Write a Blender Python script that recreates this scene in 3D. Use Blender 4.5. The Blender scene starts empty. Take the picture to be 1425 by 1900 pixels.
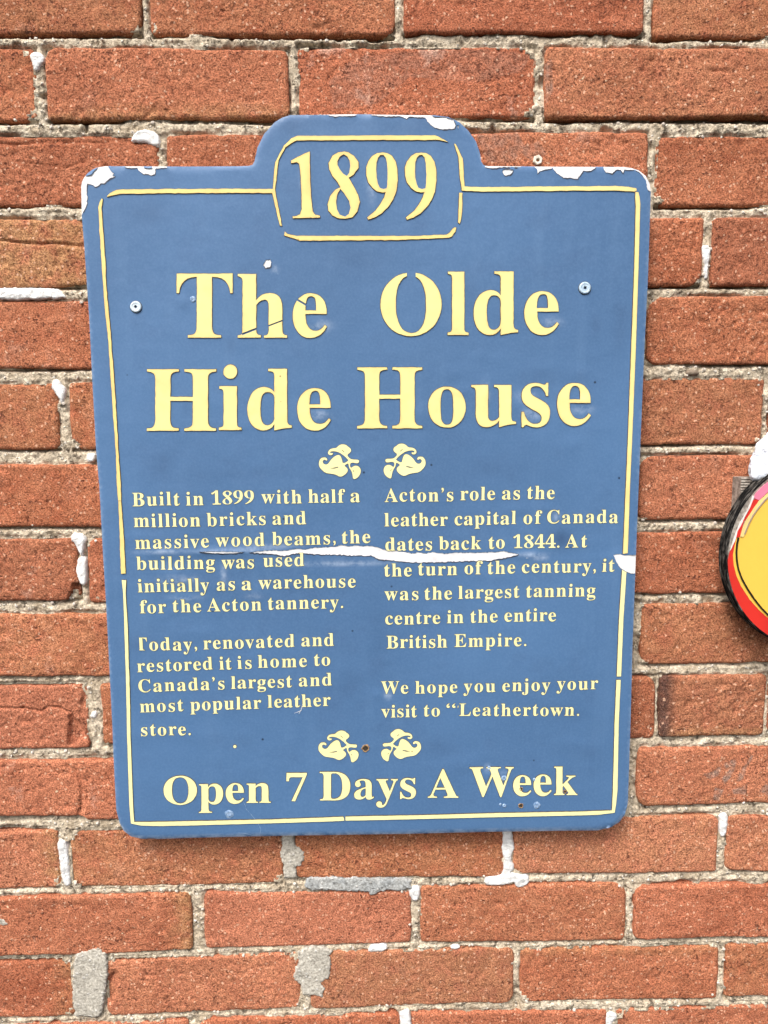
import bpy, bmesh, math, random, json
import numpy as np
from mathutils import Vector, Matrix
from mathutils.geometry import delaunay_2d_cdt
R = math.radians
S = bpy.context.scene
C = S.collection

# ------------------------------------------------------------------ camera
CX, CY, CZ, PITCH, YAW, ROLL, FPX = 0.0709, -0.675, -0.350, 0.1222, 0.0255, -0.0068, 1400.0
Fv = np.array([math.sin(YAW)*math.cos(PITCH), math.cos(YAW)*math.cos(PITCH), -math.sin(PITCH)])
Rv = np.array([math.cos(YAW), -math.sin(YAW), 0.0]); Uv = np.cross(Rv, Fv)
R2 = Rv*math.cos(ROLL)+Uv*math.sin(ROLL); U2 = -Rv*math.sin(ROLL)+Uv*math.cos(ROLL)
cam = bpy.data.cameras.new('camera'); cam_o = bpy.data.objects.new('camera', cam); C.objects.link(cam_o)
cam.sensor_fit = 'VERTICAL'; cam.sensor_height = 36.0; cam.lens = 36.0*FPX/1900.0
cam.clip_start = 0.01; cam.clip_end = 200
m = Matrix(((R2[0], U2[0], -Fv[0], CX), (R2[1], U2[1], -Fv[1], CY), (R2[2], U2[2], -Fv[2], CZ), (0, 0, 0, 1)))
cam_o.matrix_world = m
S.camera = cam_o

# ------------------------------------------------------------------ world, sun, exposure
SUN_EL, SUN_AZ = 52.0, -28.0      # azimuth: sun stands in front of the wall, to the left
w = bpy.data.worlds.new("World"); S.world = w; w.use_nodes = True
nt = w.node_tree; bg = nt.nodes['Background']
sky = nt.nodes.new('ShaderNodeTexSky'); sky.sky_type = 'NISHITA'; sky.sun_disc = False
sky.sun_elevation = R(SUN_EL); sky.sun_rotation = R(180+SUN_AZ*-1)
sky.air_density = 1.0; sky.dust_density = 6.0; sky.ozone_density = 0.6
hs = nt.nodes.new('ShaderNodeHueSaturation'); hs.inputs['Saturation'].default_value = .35      # overcast: most of the blue is veiled
nt.links.new(sky.outputs[0], hs.inputs['Color']); nt.links.new(hs.outputs[0], bg.inputs[0]); bg.inputs[1].default_value = 0.15
sl = bpy.data.lights.new('sun', 'SUN'); sl.energy = 1.5; sl.angle = R(16); sl.color = (1.0, 0.93, 0.84)
so = bpy.data.objects.new('sun', sl); C.objects.link(so)
# direction towards the sun
sd = Vector((math.sin(R(SUN_AZ))*math.cos(R(SUN_EL)), -math.cos(R(SUN_AZ))*math.cos(R(SUN_EL)), math.sin(R(SUN_EL))))
so.rotation_euler = sd.to_track_quat('Z', 'Y').to_euler(); so.location = sd*5
S.view_settings.view_transform = 'Standard'; S.view_settings.look = 'None'
S.view_settings.exposure = 0.55; S.view_settings.gamma = 1.0
S.cycles.use_denoising = True

# ------------------------------------------------------------------ helpers
def at(x, y, Y=0.0):
    """photograph pixel -> (X, Z) on the vertical plane at depth Y"""
    d = Fv*FPX + R2*(x-712.5) - U2*(y-950.0); t = (Y-CY)/d[1]
    return (CX+d[0]*t, CZ+d[2]*t)
def zoomed(ox, oy, s, pts): return [(ox+p[0]/s, oy+p[1]/s) for p in pts]

def _hash(ix, iy, iz, seed):
    h = (ix*374761393 + iy*668265263 + iz*2147483647 + seed*974711) & 0xffffffff
    h = ((h ^ (h >> 13))*1274126177) & 0xffffffff
    h = ((h ^ (h >> 16))*2246822519) & 0xffffffff
    return ((h ^ (h >> 15)) & 0xffffff)/float(0xffffff)
def vnoise(x, y, seed=0):
    x = np.asarray(x, float); y = np.asarray(y, float)
    ix = np.floor(x).astype(np.int64); iy = np.floor(y).astype(np.int64)
    fx = x-ix; fy = y-iy; fx = fx*fx*(3-2*fx); fy = fy*fy*(3-2*fy)
    z = np.full_like(ix, 7)
    a = _hash(ix, iy, z, seed); b = _hash(ix+1, iy, z, seed); c = _hash(ix, iy+1, z, seed); d = _hash(ix+1, iy+1, z, seed)
    return (a*(1-fx)+b*fx)*(1-fy)+(c*(1-fx)+d*fx)*fy*1.0
def fbm(x, y, seed=0, oct=4, gain=0.5):
    t = 0; a = 1; s = 0
    for k in range(oct):
        t = t+a*(vnoise(x*2**k+17.3*k, y*2**k-9.1*k, seed+k)*2-1); s += a; a *= gain
    return t/s

def link(name, me, mats=(), parent=None, smooth=False):
    for mm in mats: me.materials.append(mm)
    if smooth: me.polygons.foreach_set('use_smooth', [True]*len(me.polygons))
    o = bpy.data.objects.new(name, me); C.objects.link(o)
    if parent: o.parent = parent
    return o
def from_arrays(name, V, F, mats=(), parent=None, smooth=False, mi=None):
    me = bpy.data.meshes.new(name); me.from_pydata([tuple(v) for v in V], [], [tuple(f) for f in F])
    if mi is not None: me.polygons.foreach_set('material_index', mi)
    me.update()
    return link(name, me, mats, parent, smooth)
def thing(name, label, cat, loc=(0, 0, 0), group=None):
    o = bpy.data.objects.new(name, None); C.objects.link(o); o.location = loc; o.empty_display_size = 0.05
    o['label'] = label; o['category'] = cat
    if group: o['group'] = group
    bpy.context.view_layer.update()
    return o
def hang(o, parent):
    """parent o without moving it"""
    o.parent = parent; o.matrix_parent_inverse = Matrix.Translation(-Vector(parent.location))
    return o

def seg_dist(px, pz, poly, closed=True):
    P = np.array(poly, float); Q = np.roll(P, -1, 0)
    if not closed: P = P[:-1]; Q = Q[:-1]
    best = np.full(px.shape, 1e9)
    for a, b in zip(P, Q):
        ab = b-a; L = ab@ab+1e-18
        t = np.clip(((px-a[0])*ab[0]+(pz-a[1])*ab[1])/L, 0, 1)
        best = np.minimum(best, np.hypot(px-a[0]-t*ab[0], pz-a[1]-t*ab[1]))
    return best
def inside(px, pz, poly):
    P = np.array(poly, float); Q = np.roll(P, -1, 0); r = np.zeros(px.shape, bool)
    for a, b in zip(P, Q):
        c = ((a[1] > pz) != (b[1] > pz))
        xx = (b[0]-a[0])*(pz-a[1])/((b[1]-a[1]) if b[1] != a[1] else 1e-12)+a[0]
        r ^= c & (px < xx)
    return r
def densify(poly, step, jit=0.0, seed=0, closed=True):
    out = []; n = len(poly); rng = random.Random(seed)
    for i in range(n if closed else n-1):
        a = poly[i]; b = poly[(i+1) % n]; L = math.dist(a, b); k = max(1, int(round(L/step)))
        for j in range(k):
            t = j/k; out.append((a[0]+(b[0]-a[0])*t, a[1]+(b[1]-a[1])*t))
    if jit: out = [(x+rng.uniform(-jit, jit), z+rng.uniform(-jit, jit)) for x, z in out]
    return out
def area(p): return 0.5*sum(p[i][0]*p[(i+1) % len(p)][1]-p[(i+1) % len(p)][0]*p[i][1] for i in range(len(p)))
def smooth_poly(p, it=1):
    for _ in range(it):
        q = []
        for i in range(len(p)):
            a = p[i]; b = p[(i+1) % len(p)]
            q += [(a[0]*.75+b[0]*.25, a[1]*.75+b[1]*.25), (a[0]*.25+b[0]*.75, a[1]*.25+b[1]*.75)]
        p = q
    return p

def fill(loops, holes_nonzero=True, grid=None, extra=None):
    """triangulate even-odd region of loops; grid = inner point spacing. -> V(list of xz), F"""
    V = []; E = []
    for lp in loops:
        s = len(V); V += [Vector(p) for p in lp]; E += [(s+i, s+(i+1) % len(lp)) for i in range(len(lp))]
    if grid:
        xs = [p[0] for l in loops for p in l]; zs = [p[1] for l in loops for p in l]
        nx = int((max(xs)-min(xs))/grid)+1; nz = int((max(zs)-min(zs))/grid)+1
        gx, gz = np.meshgrid(min(xs)+grid*(np.arange(nx)+.5), min(zs)+grid*(np.arange(nz)+.5))
        gx = gx+np.where(np.arange(nz)[:, None] % 2 == 0, grid*.5, 0); gx = gx.ravel(); gz = gz.ravel()
        ok = np.zeros(gx.shape, bool)
        for l in loops: ok ^= inside(gx, gz, l)
        gx = gx[ok]; gz = gz[ok]
        d = np.full(gx.shape, 1e9)
        for l in loops: d = np.minimum(d, seg_dist(gx, gz, l))
        k = d > grid*.45
        V += [Vector(p) for p in zip(gx[k], gz[k])]
    if extra: V += [Vector(p) for p in extra]
    v, e, f, _, _, _ = delaunay_2d_cdt(V, E, [], 0, 1e-7)
    A = np.array([tuple(p) for p in v]); f = [t for t in f if len(t) >= 3]
    T = np.array(f); c = A[T].mean(1); ok = np.zeros(len(c), bool)
    for l in loops: ok ^= inside(c[:, 0], c[:, 1], l)
    T = T[ok]
    # orient so that the normal looks to -y (seen from the camera) : in xz, counter-clockwise
    a = A[T[:, 0]]; b = A[T[:, 1]]; cc = A[T[:, 2]]
    cr = (b[:, 0]-a[:, 0])*(cc[:, 1]-a[:, 1])-(b[:, 1]-a[:, 1])*(cc[:, 0]-a[:, 0])
    T = np.where((cr < 0)[:, None], T[:, ::-1], T)
    good = np.abs(cr) > 1e-13; T = T[good]
    used = np.unique(T); rm = -np.ones(len(A), int); rm[used] = np.arange(len(used))
    return A[used], rm[T]
def boundary(T):
    from collections import Counter
    E = {}
    for t in T:
        for i in range(3):
            a, b = int(t[i]), int(t[(i+1) % 3])
            if (b, a) in E: del E[(b, a)]
            else: E[(a, b)] = 1
    return list(E)

def slab(name, loops, yfront, yback, mats, parent, grid=None, smooth=False, hfun=None, sidemat=None):
    """solid slab between yfront(x,z) and yback"""
    A, T = fill(loops, grid=grid)
    yf = yfront(A[:, 0], A[:, 1]) if callable(yfront) else np.full(len(A), yfront)
    yb = yback(A[:, 0], A[:, 1]) if callable(yback) else np.full(len(A), yback)
    n = len(A); V = np.concatenate([np.stack([A[:, 0], yf, A[:, 1]], 1), np.stack([A[:, 0], yb, A[:, 1]], 1)])
    F = [tuple(t) for t in T]; mi = [0]*len(F)
    for a, b in boundary(T):
        F.append((b, a, a+n, b+n)); mi.append(sidemat if sidemat is not None else 0)
    return from_arrays(name, V, F, mats, parent, smooth, mi)

# ------------------------------------------------------------------ materials
def newmat(name):
    mt = bpy.data.materials.new(name); mt.use_nodes = True
    return mt, mt.node_tree, mt.node_tree.nodes['Principled BSDF']
class NT:
    def __init__(s, nt): s.nt = nt; s.pos = nt.nodes.new('ShaderNodeNewGeometry').outputs['Position']
    def n(s, t, **k):
        o = s.nt.nodes.new(t)
        for a, b in k.items(): setattr(o, a, b)
        return o
    def l(s, a, b): s.nt.links.new(a, b)
    def val(s, v):
        o = s.n('ShaderNodeValue'); o.outputs[0].default_value = v; return o.outputs[0]
    def noise(s, vec, scale, det=2.0, rough=0.5, out=0):
        o = s.n('ShaderNodeTexNoise'); o.inputs['Scale'].default_value = scale; o.inputs['Detail'].default_value = det
        o.inputs['Roughness'].default_value = rough; s.l(vec, o.inputs['Vector']); return o.outputs[out]
    def voro(s, vec, scale, out='Distance', feature='F1'):
        o = s.n('ShaderNodeTexVoronoi'); o.feature = feature; o.inputs['Scale'].default_value = scale; s.l(vec, o.inputs['Vector']); return o.outputs[out]
    def ramp(s, fac, lo, hi, a=0.0, b=1.0, clamp=True):
        o = s.n('ShaderNodeMapRange'); o.clamp = clamp
        for i, v in enumerate((lo, hi, a, b)): o.inputs[i+1].default_value = v
        s.l(fac, o.inputs[0]); return o.outputs[0]
    def math(s, op, a, b=None):
        o = s.n('ShaderNodeMath', operation=op)
        for i, v in enumerate((a, b)):
            if v is None: continue
            if isinstance(v, (int, float)): o.inputs[i].default_value = v
            else: s.l(v, o.inputs[i])
        return o.outputs[0]
    def mix(s, fac, a, b, mode='MIX'):
        o = s.n('ShaderNodeMix', data_type='RGBA', blend_type=mode)
        if isinstance(fac, (int, float)): o.inputs[0].default_value = fac
        else: s.l(fac, o.inputs[0])
        for i, v in ((6, a), (7, b)):
            if isinstance(v, tuple): o.inputs[i].default_value = (*v, 1)
            else: s.l(v, o.inputs[i])
        return o.outputs[2]
    def vadd(s, a, b):
        o = s.n('ShaderNodeVectorMath', operation='ADD'); s.l(a, o.inputs[0])
        if isinstance(b, tuple): o.inputs[1].default_value = b
        else: s.l(b, o.inputs[1])
        return o.outputs[0]
    def attr(s, name, kind='OBJECT', out='Fac'):
        o = s.n('ShaderNodeAttribute'); o.attribute_type = kind; o.attribute_name = name; return o.outputs[out]
    def bump(s, h, dist, strength=1.0, nrm=None):
        o = s.n('ShaderNodeBump'); o.inputs['Strength'].default_value = strength; o.inputs['Distance'].default_value = dist
        s.l(h, o.inputs['Height'])
        if nrm: s.l(nrm, o.inputs['Normal'])
        return o.outputs[0]

def mat_brick():
    mt, nt, p = newmat('fired_clay'); g = NT(nt)
    rnd = g.n('ShaderNodeObjectInfo').outputs['Random']
    off = g.n('ShaderNodeCombineXYZ'); g.l(g.math('MULTIPLY', rnd, 13.7), off.inputs[0]); g.l(g.math('MULTIPLY', rnd, 5.1), off.inputs[2])
    v = g.vadd(g.pos, off.outputs[0])
    big = g.noise(v, 16, 3, .55); mid = g.noise(v, 70, 3, .6); fine = g.noise(v, 760, 3, .65); vfine = g.noise(v, 1700, 2, .6)
    col = g.mix(g.ramp(big, .35, .65), (0.365, 0.106, 0.051), (0.50, 0.170, 0.088))
    col = g.mix(g.attr('dark'), col, (0.235, 0.085, 0.048))
    col = g.mix(g.attr('pink'), col, (0.64, 0.27, 0.17))
    # ochre weather stains, mostly toward one edge (vertex attribute) or whole brick
    och = g.math('MULTIPLY', g.attr('ochre', 'GEOMETRY'), g.ramp(mid, .3, .62))
    col = g.mix(och, col, (0.40, 0.23, 0.10))
    soot = g.math('MULTIPLY', g.attr('soot', 'GEOMETRY'), g.ramp(mid, .25, .6, .5, 1))
    col = g.mix(soot, col, (0.055, 0.032, 0.030))
    col = g.mix(g.math('MULTIPLY', g.attr('wash', 'GEOMETRY'), g.ramp(g.noise(v, 180, 3, .6), .35, .6, .25, .9)), col, (0.27, 0.185, 0.150))
    # rosy mid scale blotches and pale lime film
    col = g.mix(g.ramp(mid, .52, .72, 0, .30), col, (0.60, 0.24, 0.14))
    lime = g.noise(v, 27, 4, .7); lm = g.math('MULTIPLY', g.ramp(lime, .58, .70, 0, .55), g.attr('lime'))
    col = g.mix(lm, col, (0.56, 0.40, 0.33))
    # grain
    col = g.mix(1.0, col, g.mix(g.ramp(fine, .36, .64), (.44, .38, .34), (1.52, 1.58, 1.60)), 'MULTIPLY')
    col = g.mix(g.ramp(vfine, .57, .70, 0, .5), col, (0.84, 0.46, 0.30))
    # dark pits
    pit = g.math('MULTIPLY', g.ramp(g.noise(v, 330, 2, .5), .59, .67), g.ramp(g.noise(v, 34, 2), .42, .62, .25, 1))
    col = g.mix(g.math('MULTIPLY', pit, .75), col, (0.10, 0.030, 0.020))
    # light grit
    vj = g.n('ShaderNodeVectorMath', operation='SCALE'); vj.inputs['Scale'].default_value = .004; g.l(g.noise(v, 420, 2, .6, 1), vj.inputs[0]); v = g.vadd(v, vj.outputs[0])
    vc = g.voro(v, 330, 'Color'); sp = g.n('ShaderNodeSeparateColor'); g.l(vc, sp.inputs[0])
    vd = g.voro(v, 330)
    grit = g.math('MULTIPLY', g.ramp(sp.outputs[0], .84, .85), g.ramp(vd, .42, .22))
    col = g.mix(g.math('MULTIPLY', grit, .8), col, (0.82, 0.50, 0.34))
    vc2 = g.voro(v, 120, 'Color'); sp2 = g.n('ShaderNodeSeparateColor'); g.l(vc2, sp2.inputs[0])
    grit2 = g.math('MULTIPLY', g.ramp(sp2.outputs[1], .975, .977), g.ramp(g.voro(v, 120), .17, .10))
    col = g.mix(grit2, col, (0.80, 0.62, 0.42))
    v = g.pos
    g.l(col, p.inputs['Base Color']); p.inputs['Roughness'].default_value = .93; p.inputs['Specular IOR Level'].default_value = .25
    h = g.math('ADD', g.math('MULTIPLY', fine, 1.0), g.math('MULTIPLY', vfine, .45))
    h = g.math('SUBTRACT', h, g.math('MULTIPLY', pit, .7))
    h = g.math('ADD', h, g.math('MULTIPLY', g.noise(v, 260, 3, .6), .35))
    g.l(g.bump(h, .0011, 1.0), p.inputs['Normal'])
    return mt
def mat_mortar(name='lime_mortar', a=(0.47, 0.385, 0.28), b=(0.77, 0.675, 0.535), grit=(0.90, 0.85, 0.75), dirt=.85, spk=.0, bd=.0018):
    mt, nt, p = newmat(name); g = NT(nt); v = g.pos
    n1 = g.noise(v, 60, 4, .65); n2 = g.noise(v, 420, 3, .7); n3 = g.noise(v, 1100, 2, .6)
    col = g.mix(g.ramp(n1, .35, .65), a, b)
    col = g.mix(1.0, col, g.mix(g.ramp(n2, .32, .68), (.55, .53, .50), (1.35, 1.35, 1.35)), 'MULTIPLY')
    dk = g.ramp(g.noise(v, 150, 4, .7), .56, .68)
    col = g.mix(g.math('MULTIPLY', dk, dirt), col, (0.085, 0.062, 0.045))
    vc = g.voro(v, 300, 'Color'); sp = g.n('ShaderNodeSeparateColor'); g.l(vc, sp.inputs[0])
    gr = g.math('MULTIPLY', g.ramp(sp.outputs[0], .88, .89), g.ramp(g.voro(v, 300), .45, .25))
    col = g.mix(g.math('MULTIPLY', gr, .8), col, grit)
    if spk:
        sp3 = g.math('MULTIPLY', g.ramp(sp.outputs[1], .80, .81), g.ramp(g.voro(v, 300), .40, .22))
        col = g.mix(g.math('MULTIPLY', sp3, spk), col, (0.10, 0.09, 0.08))
    g.l(col, p.inputs['Base Color']); p.inputs['Roughness'].default_value = .95; p.inputs['Specular IOR Level'].default_value = .2
    h = g.math('ADD', n2, g.math('MULTIPLY', n3, .5)); h = g.math('ADD', h, g.math('MULTIPLY', gr, .8)); h = g.math('SUBTRACT', h, g.math('MULTIPLY', dk, .8))
    g.l(g.bump(h, bd), p.inputs['Normal'])
    return mt
def mat_film():
    mt, nt, p = newmat('blue_vinyl_film'); g = NT(nt); v = g.pos
    n1 = g.noise(v, 5, 3, .5); n2 = g.noise(v, 38, 4, .6); n3 = g.noise(v, 500, 2, .6)
    col = g.mix(g.ramp(n1, .35, .65), (0.066, 0.144, 0.288), (0.080, 0.172, 0.338))
    col = g.mix(g.ramp(n2, .54, .76, 0, .28), col, (0.048, 0.100, 0.215))
    col = g.mix(g.ramp(n3, .40, .70, 0, .16), col, (0.16, 0.28, 0.48))
    # runs of grime
    m = g.n('ShaderNodeMapping'); m.inputs['Scale'].default_value = (1, 1, .12); g.l(v, m.inputs[0])
    st = g.noise(m.outputs[0], 60, 3, .6); col = g.mix(g.ramp(st, .54, .78, 0, .20), col, (0.13, 0.24, 0.42))
    col = g.mix(g.math('MULTIPLY', g.attr('grime', 'GEOMETRY'), g.ramp(n2, .3, .6, .5, 1)), col, (0.030, 0.060, 0.135))
    col = g.mix(g.math('MULTIPLY', g.attr('wear_highlight', 'GEOMETRY'), g.ramp(g.noise(v, 130, 4, .7), .35, .62)), col, (0.46, 0.56, 0.72))
    # specks: dark dirt and tiny nicks down to the white
    vc = g.voro(v, 85, 'Color'); sp = g.n('ShaderNodeSeparateColor'); g.l(vc, sp.inputs[0]); vd = g.voro(v, 85)
    col = g.mix(g.math('MULTIPLY', g.ramp(sp.outputs[0], .972, .973), g.ramp(vd, .12, .05)), col, (0.02, 0.035, 0.07))
    col = g.mix(g.math('MULTIPLY', g.ramp(sp.outputs[1], .975, .976), g.ramp(vd, .09, .03)), col, (0.75, 0.78, 0.80))
    g.l(col, p.inputs['Base Color'])
    g.l(g.ramp(n2, .3, .7, .36, .52), p.inputs['Roughness']); p.inputs['Specular IOR Level'].default_value = .28
    h = g.math('ADD', g.math('MULTIPLY', g.noise(v, 60, 2, .5), 1.0), g.math('MULTIPLY', n3, .10))
    g.l(g.bump(h, .0009, .55), p.inputs['Normal'])
    return mt
def mat_yellow(name, body, edge, amount):
    mt, nt, p = newmat(name); g = NT(nt); v = g.pos
    n1 = g.noise(v, 45, 3, .6); n2 = g.noise(v, 600, 2, .6)
    col = g.mix(g.ramp(n1, .47, .70, 0, amount), body, edge)
    col = g.mix(g.ramp(n2, .3, .7, 0, .12), col, (0.62, 0.50, 0.22))
    spk = g.voro(v, 170, 'Color'); sp = g.n('ShaderNodeSeparateColor'); g.l(spk, sp.inputs[0])
    col = g.mix(g.math('MULTIPLY', g.ramp(sp.outputs[0], .975, .976), g.ramp(g.voro(v, 170), .15, .06)), col, (0.30, 0.17, 0.05))
    ew = g.math('MULTIPLY', g.math('POWER', g.attr('rim_wear', 'GEOMETRY'), 1.6), g.ramp(g.noise(v, 60, 3, .6), .36, .62, .1, 1)); col = g.mix(g.math('MULTIPLY', ew, min(1, amount*1.5)), col, edge)
    g.l(col, p.inputs['Base Color']); p.inputs['Roughness'].default_value = .5
    g.l(g.bump(g.noise(v, 90, 2), .0008, .35), p.inputs['Normal'])
    return mt
def mat_simple(name, c1, c2, scale, rough, bd=0.0, bs=200, metal=0.0, spec=.5):
    mt, nt, p = newmat(name); g = NT(nt); v = g.pos
    col = g.mix(g.ramp(g.noise(v, scale, 4, .6), .35, .65), c1, c2); g.l(col, p.inputs['Base Color'])
    p.inputs['Roughness'].default_value = rough; p.inputs['Metallic'].default_value = metal; p.inputs['Specular IOR Level'].default_value = spec
    if bd: g.l(g.bump(g.noise(v, bs, 4, .65), bd), p.inputs['Normal'])
    return mt
M_BRICK = mat_brick(); M_MORTAR = mat_mortar()
M_PATCH = mat_mortar('grey_cement', (0.42, 0.395, 0.345), (0.58, 0.55, 0.485), (0.66, 0.64, 0.60), .10, .75, .0006)
M_PATCHB = mat_mortar('blue_grey_cement', (0.33, 0.35, 0.36), (0.52, 0.53, 0.52), (0.66, 0.64, 0.60), .2, .4, .0009)
M_FILM = mat_film()
M_WHITE = mat_simple('chalky_white_base', (0.70, 0.70, 0.72), (0.86, 0.86, 0.86), 90, .7, .0004, 300)
M_YTOP = mat_yellow('yellow_vinyl_aged', (0.84, 0.70, 0.25), (0.78, 0.50, 0.18), .42)
M_YMID = mat_yellow('yellow_vinyl', (0.84, 0.755, 0.31), (0.80, 0.54, 0.20), .36)
M_YPALE = mat_yellow('pale_yellow_vinyl', (0.88, 0.85, 0.44), (0.84, 0.76, 0.33), .3)
M_GLUE = mat_simple('dirty_glue_edge', (0.040, 0.028, 0.022), (0.13, 0.08, 0.04), 400, .8)
M_CAULK = mat_simple('white_sealant', (0.74, 0.74, 0.73), (0.92, 0.92, 0.91), 170, .6, .0022, 260)
M_RUST = mat_simple('rust', (0.16, 0.07, 0.03), (0.42, 0.28, 0.14), 600, .8, .0006, 500)
M_DARK = mat_simple('dark_hollow', (0.02, 0.015, 0.012), (0.04, 0.03, 0.02), 300, .9)
M_SCREW = mat_simple('painted_screw', (0.55, 0.66, 0.74), (0.76, 0.84, 0.88), 300, .35, .0002, 400)
M_PALEBLUE = mat_simple('scuffed_pale_blue', (0.12, 0.22, 0.40), (0.34, 0.46, 0.62), 500, .45, .0004, 400)
M_PLUG = mat_simple('plastic_plug', (0.55, 0.50, 0.40), (0.78, 0.75, 0.66), 300, .5)
M_STONE = mat_simple('brown_pebble', (0.17, 0.13, 0.09), (0.26, 0.20, 0.15), 300, .7, .0003, 500)

# ================================================================== THE WALL
wall = thing('brick_wall', 'weathered red brick wall with sandy mortar and white sealant dabs behind the blue plaque', 'wall')
rng = random.Random(11)
def interp(pts, x):
    if len(pts) == 1: return pts[0][1]
    if x <= pts[0][0]: a, b = pts[0], pts[1]; return a[1] + (0 if len(pts) > 2 else (b[1]-a[1])/(b[0]-a[0])*(x-a[0]))
    for a, b in zip(pts, pts[1:]):
        if x <= b[0]: return a[1]+(b[1]-a[1])*(x-a[0])/(b[0]-a[0])
    return pts[-1][1]
# course: top line, bottom line, bricks (left, right) in photograph pixels
COURSES = [
 ([(0,-250),(1425,-252)], [(0,-104),(1425,-104)], [(-400,60),(80,540),(558,1003),(1020,1500),(1518,1990)]),
 ([(0,-84),(1425,-86)], [(0,66),(258,66),(277,69),(732,68),(748,67),(1196,67),(1216,74),(1425,75)], [(-690,-215),(-196,258),(277,732),(748,1196),(1216,1690),(1708,2160)]),
 ([(0,86),(300,88),(536,92),(552,86),(995,84),(1012,86),(1425,89)], [(0,228),(300,226),(536,223),(552,222),(990,221),(1012,225),(1425,221)], [(-390,65),(84,536),(553,995),(1011,1480),(1500,1970)]),
 ([(0,249),(305,250),(760,247),(1000,243),(1203,244),(1218,251),(1425,250)], [(0,386),(300,386),(800,388),(1203,387),(1425,385)], [(-640,-170),(-155,295),(311,760),(778,1203),(1218,1690),(1708,2150)]),
 ([(0,405),(400,404),(1000,402),(1425,403)], [(0,537),(160,533),(800,536),(1300,535),(1425,535)], [(-500,-50),(-32,400),(418,850),(868,1304),(1321,1770)]),
 ([(0,558),(150,557),(900,552),(1200,550),(1425,548)], [(0,686),(160,687),(900,682),(1200,679),(1425,678)], [(-590,-140),(-122,303),(320,738),(755,1183),(1201,1640),(1657,2050)]),
 ([(0,712),(120,711),(130,709),(900,705),(1200,701),(1425,700)], [(0,837),(160,837),(900,831),(1200,828),(1425,826)], [(-340,108),(128,550),(567,975),(992,1418),(1432,1860)]),
 ([(0,862),(160,861),(900,853),(1190,846),(1425,843)], [(0,981),(180,980),(900,973),(1190,968),(1425,966)], [(-560,-110),(-92,330),(348,760),(777,1172),(1189,1615),(1632,2040)]),
 ([(0,1000),(150,999),(900,993),(1190,988),(1425,986)], [(0,1116),(145,1116),(160,1121),(900,1110),(1190,1104),(1425,1102)], [(-300,144),(161,560),(577,968),(985,1398),(1415,1830)]),
 ([(0,1139),(200,1139),(900,1128),(1190,1121),(1425,1118)], [(0,1256),(200,1256),(900,1244),(1190,1235),(1425,1231)], [(-470,-60),(-43,362),(379,772),(789,1173),(1190,1590),(1607,2000)]),
 ([(0,1273),(160,1270),(188,1270),(900,1262),(1216,1255),(1226,1254),(1425,1251)], [(0,1392),(165,1390),(190,1384),(900,1378),(1216,1372),(1226,1369),(1425,1365)], [(-270,163),(188,580),(597,1000),(1017,1216),(1225,1419),(1428,1830)]),
 ([(0,1410),(200,1409),(900,1398),(1180,1388),(1425,1384)], [(0,1515),(150,1516),(160,1523),(900,1508),(1180,1498),(1425,1491)], [(-450,-70),(-53,345),(363,750),(768,1164),(1181,1590),(1607,2000)]),
 ([(0,1545),(107,1540),(125,1541),(524,1537),(549,1534),(953,1520),(1180,1516),(1333,1514),(1425,1512)], [(0,1652),(110,1650),(130,1649),(400,1647),(524,1641),(549,1631),(933,1629),(953,1624),(1333,1620),(1349,1616),(1425,1619)], [(-300,109),(129,524),(549,934),(953,1332),(1349,1760)]),
 ([(0,1665),(120,1661),(356,1656),(377,1657),(764,1653),(780,1647),(1162,1638),(1177,1643),(1425,1640)], [(0,1775),(200,1771),(358,1763),(380,1761),(764,1752),(780,1752),(1162,1746),(1177,1744),(1425,1740)], [(-440,-60),(-40,357),(379,763),(780,1162),(1177,1580),(1597,1990)]),
 ([(0,1787),(135,1783),(197,1785),(555,1768),(575,1767),(953,1759),(965,1761),(1333,1756),(1425,1752)], [(0,1893),(135,1890),(197,1888),(400,1880),(555,1873),(575,1874),(953,1862),(1333,1855),(1425,1853)], [(-270,136),(196,557),(576,953),(966,1333),(1347,1750)]),
 ([(0,1905),(351,1893),(368,1891),(741,1880),(763,1879),(1125,1873),(1143,1874),(1425,1867)], [(0,2012),(741,1988),(1425,1972)], [(-430,-50),(-30,351),(369,741),(763,1125),(1143,1530),(1546,1930)]),
 ([(0,2030),(1425,1988)], [(0,2130),(1425,2090)], [(-250,130),(150,530),(550,920),(940,1310),(1330,1720)]),
]
# features by (course, brick index): cracks (px polylines), chips (px polygons, depth mm), tints
CR = {}
def crack(key, pts, wd=1.0, dp=2.0): CR.setdefault(key, []).append(('c', pts, wd, dp))
def chip(key, pts, dp): CR.setdefault(key, []).append(('p', pts, 0, dp))
crack((3,1), zoomed(0,0,1.979,[(-40,520),(40,526),(120,523),(190,520),(260,518),(340,520),(420,516),(490,522),(590,528)]), 1.1, 2.2)
chip((3,1), zoomed(0,0,1.979,[(-40,480),(600,480),(600,520),(420,514),(260,514),(120,520),(-40,518)]), 1.0)
crack((3,1), zoomed(0,0,1.979,[(60,590),(150,600),(240,612),(310,590)]), .7, 1.0)
crack((4,1), zoomed(0,0,1.979,[(-10,882),(60,886),(130,898),(200,890),(260,895),(310,900)]), 1.1, 2.0)
crack((4,1), zoomed(0,380,2.64,[(0,165),(60,180),(150,182),(270,190),(400,205)]), .9, 1.4)
crack((10,0), zoomed(0,1250,4.75,[(-60,290),(30,305),(90,305),(150,312),(220,305),(260,320),(360,335),(420,292),(520,300),(560,325),(620,345),(640,380)]), 1.0, 2.4)
chip((10,0), zoomed(0,1250,4.75,[(610,350),(640,380),(700,410),(740,500),(765,575),(750,590),(680,600),(650,640),(590,640),(600,500)]), 4.5)
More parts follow.
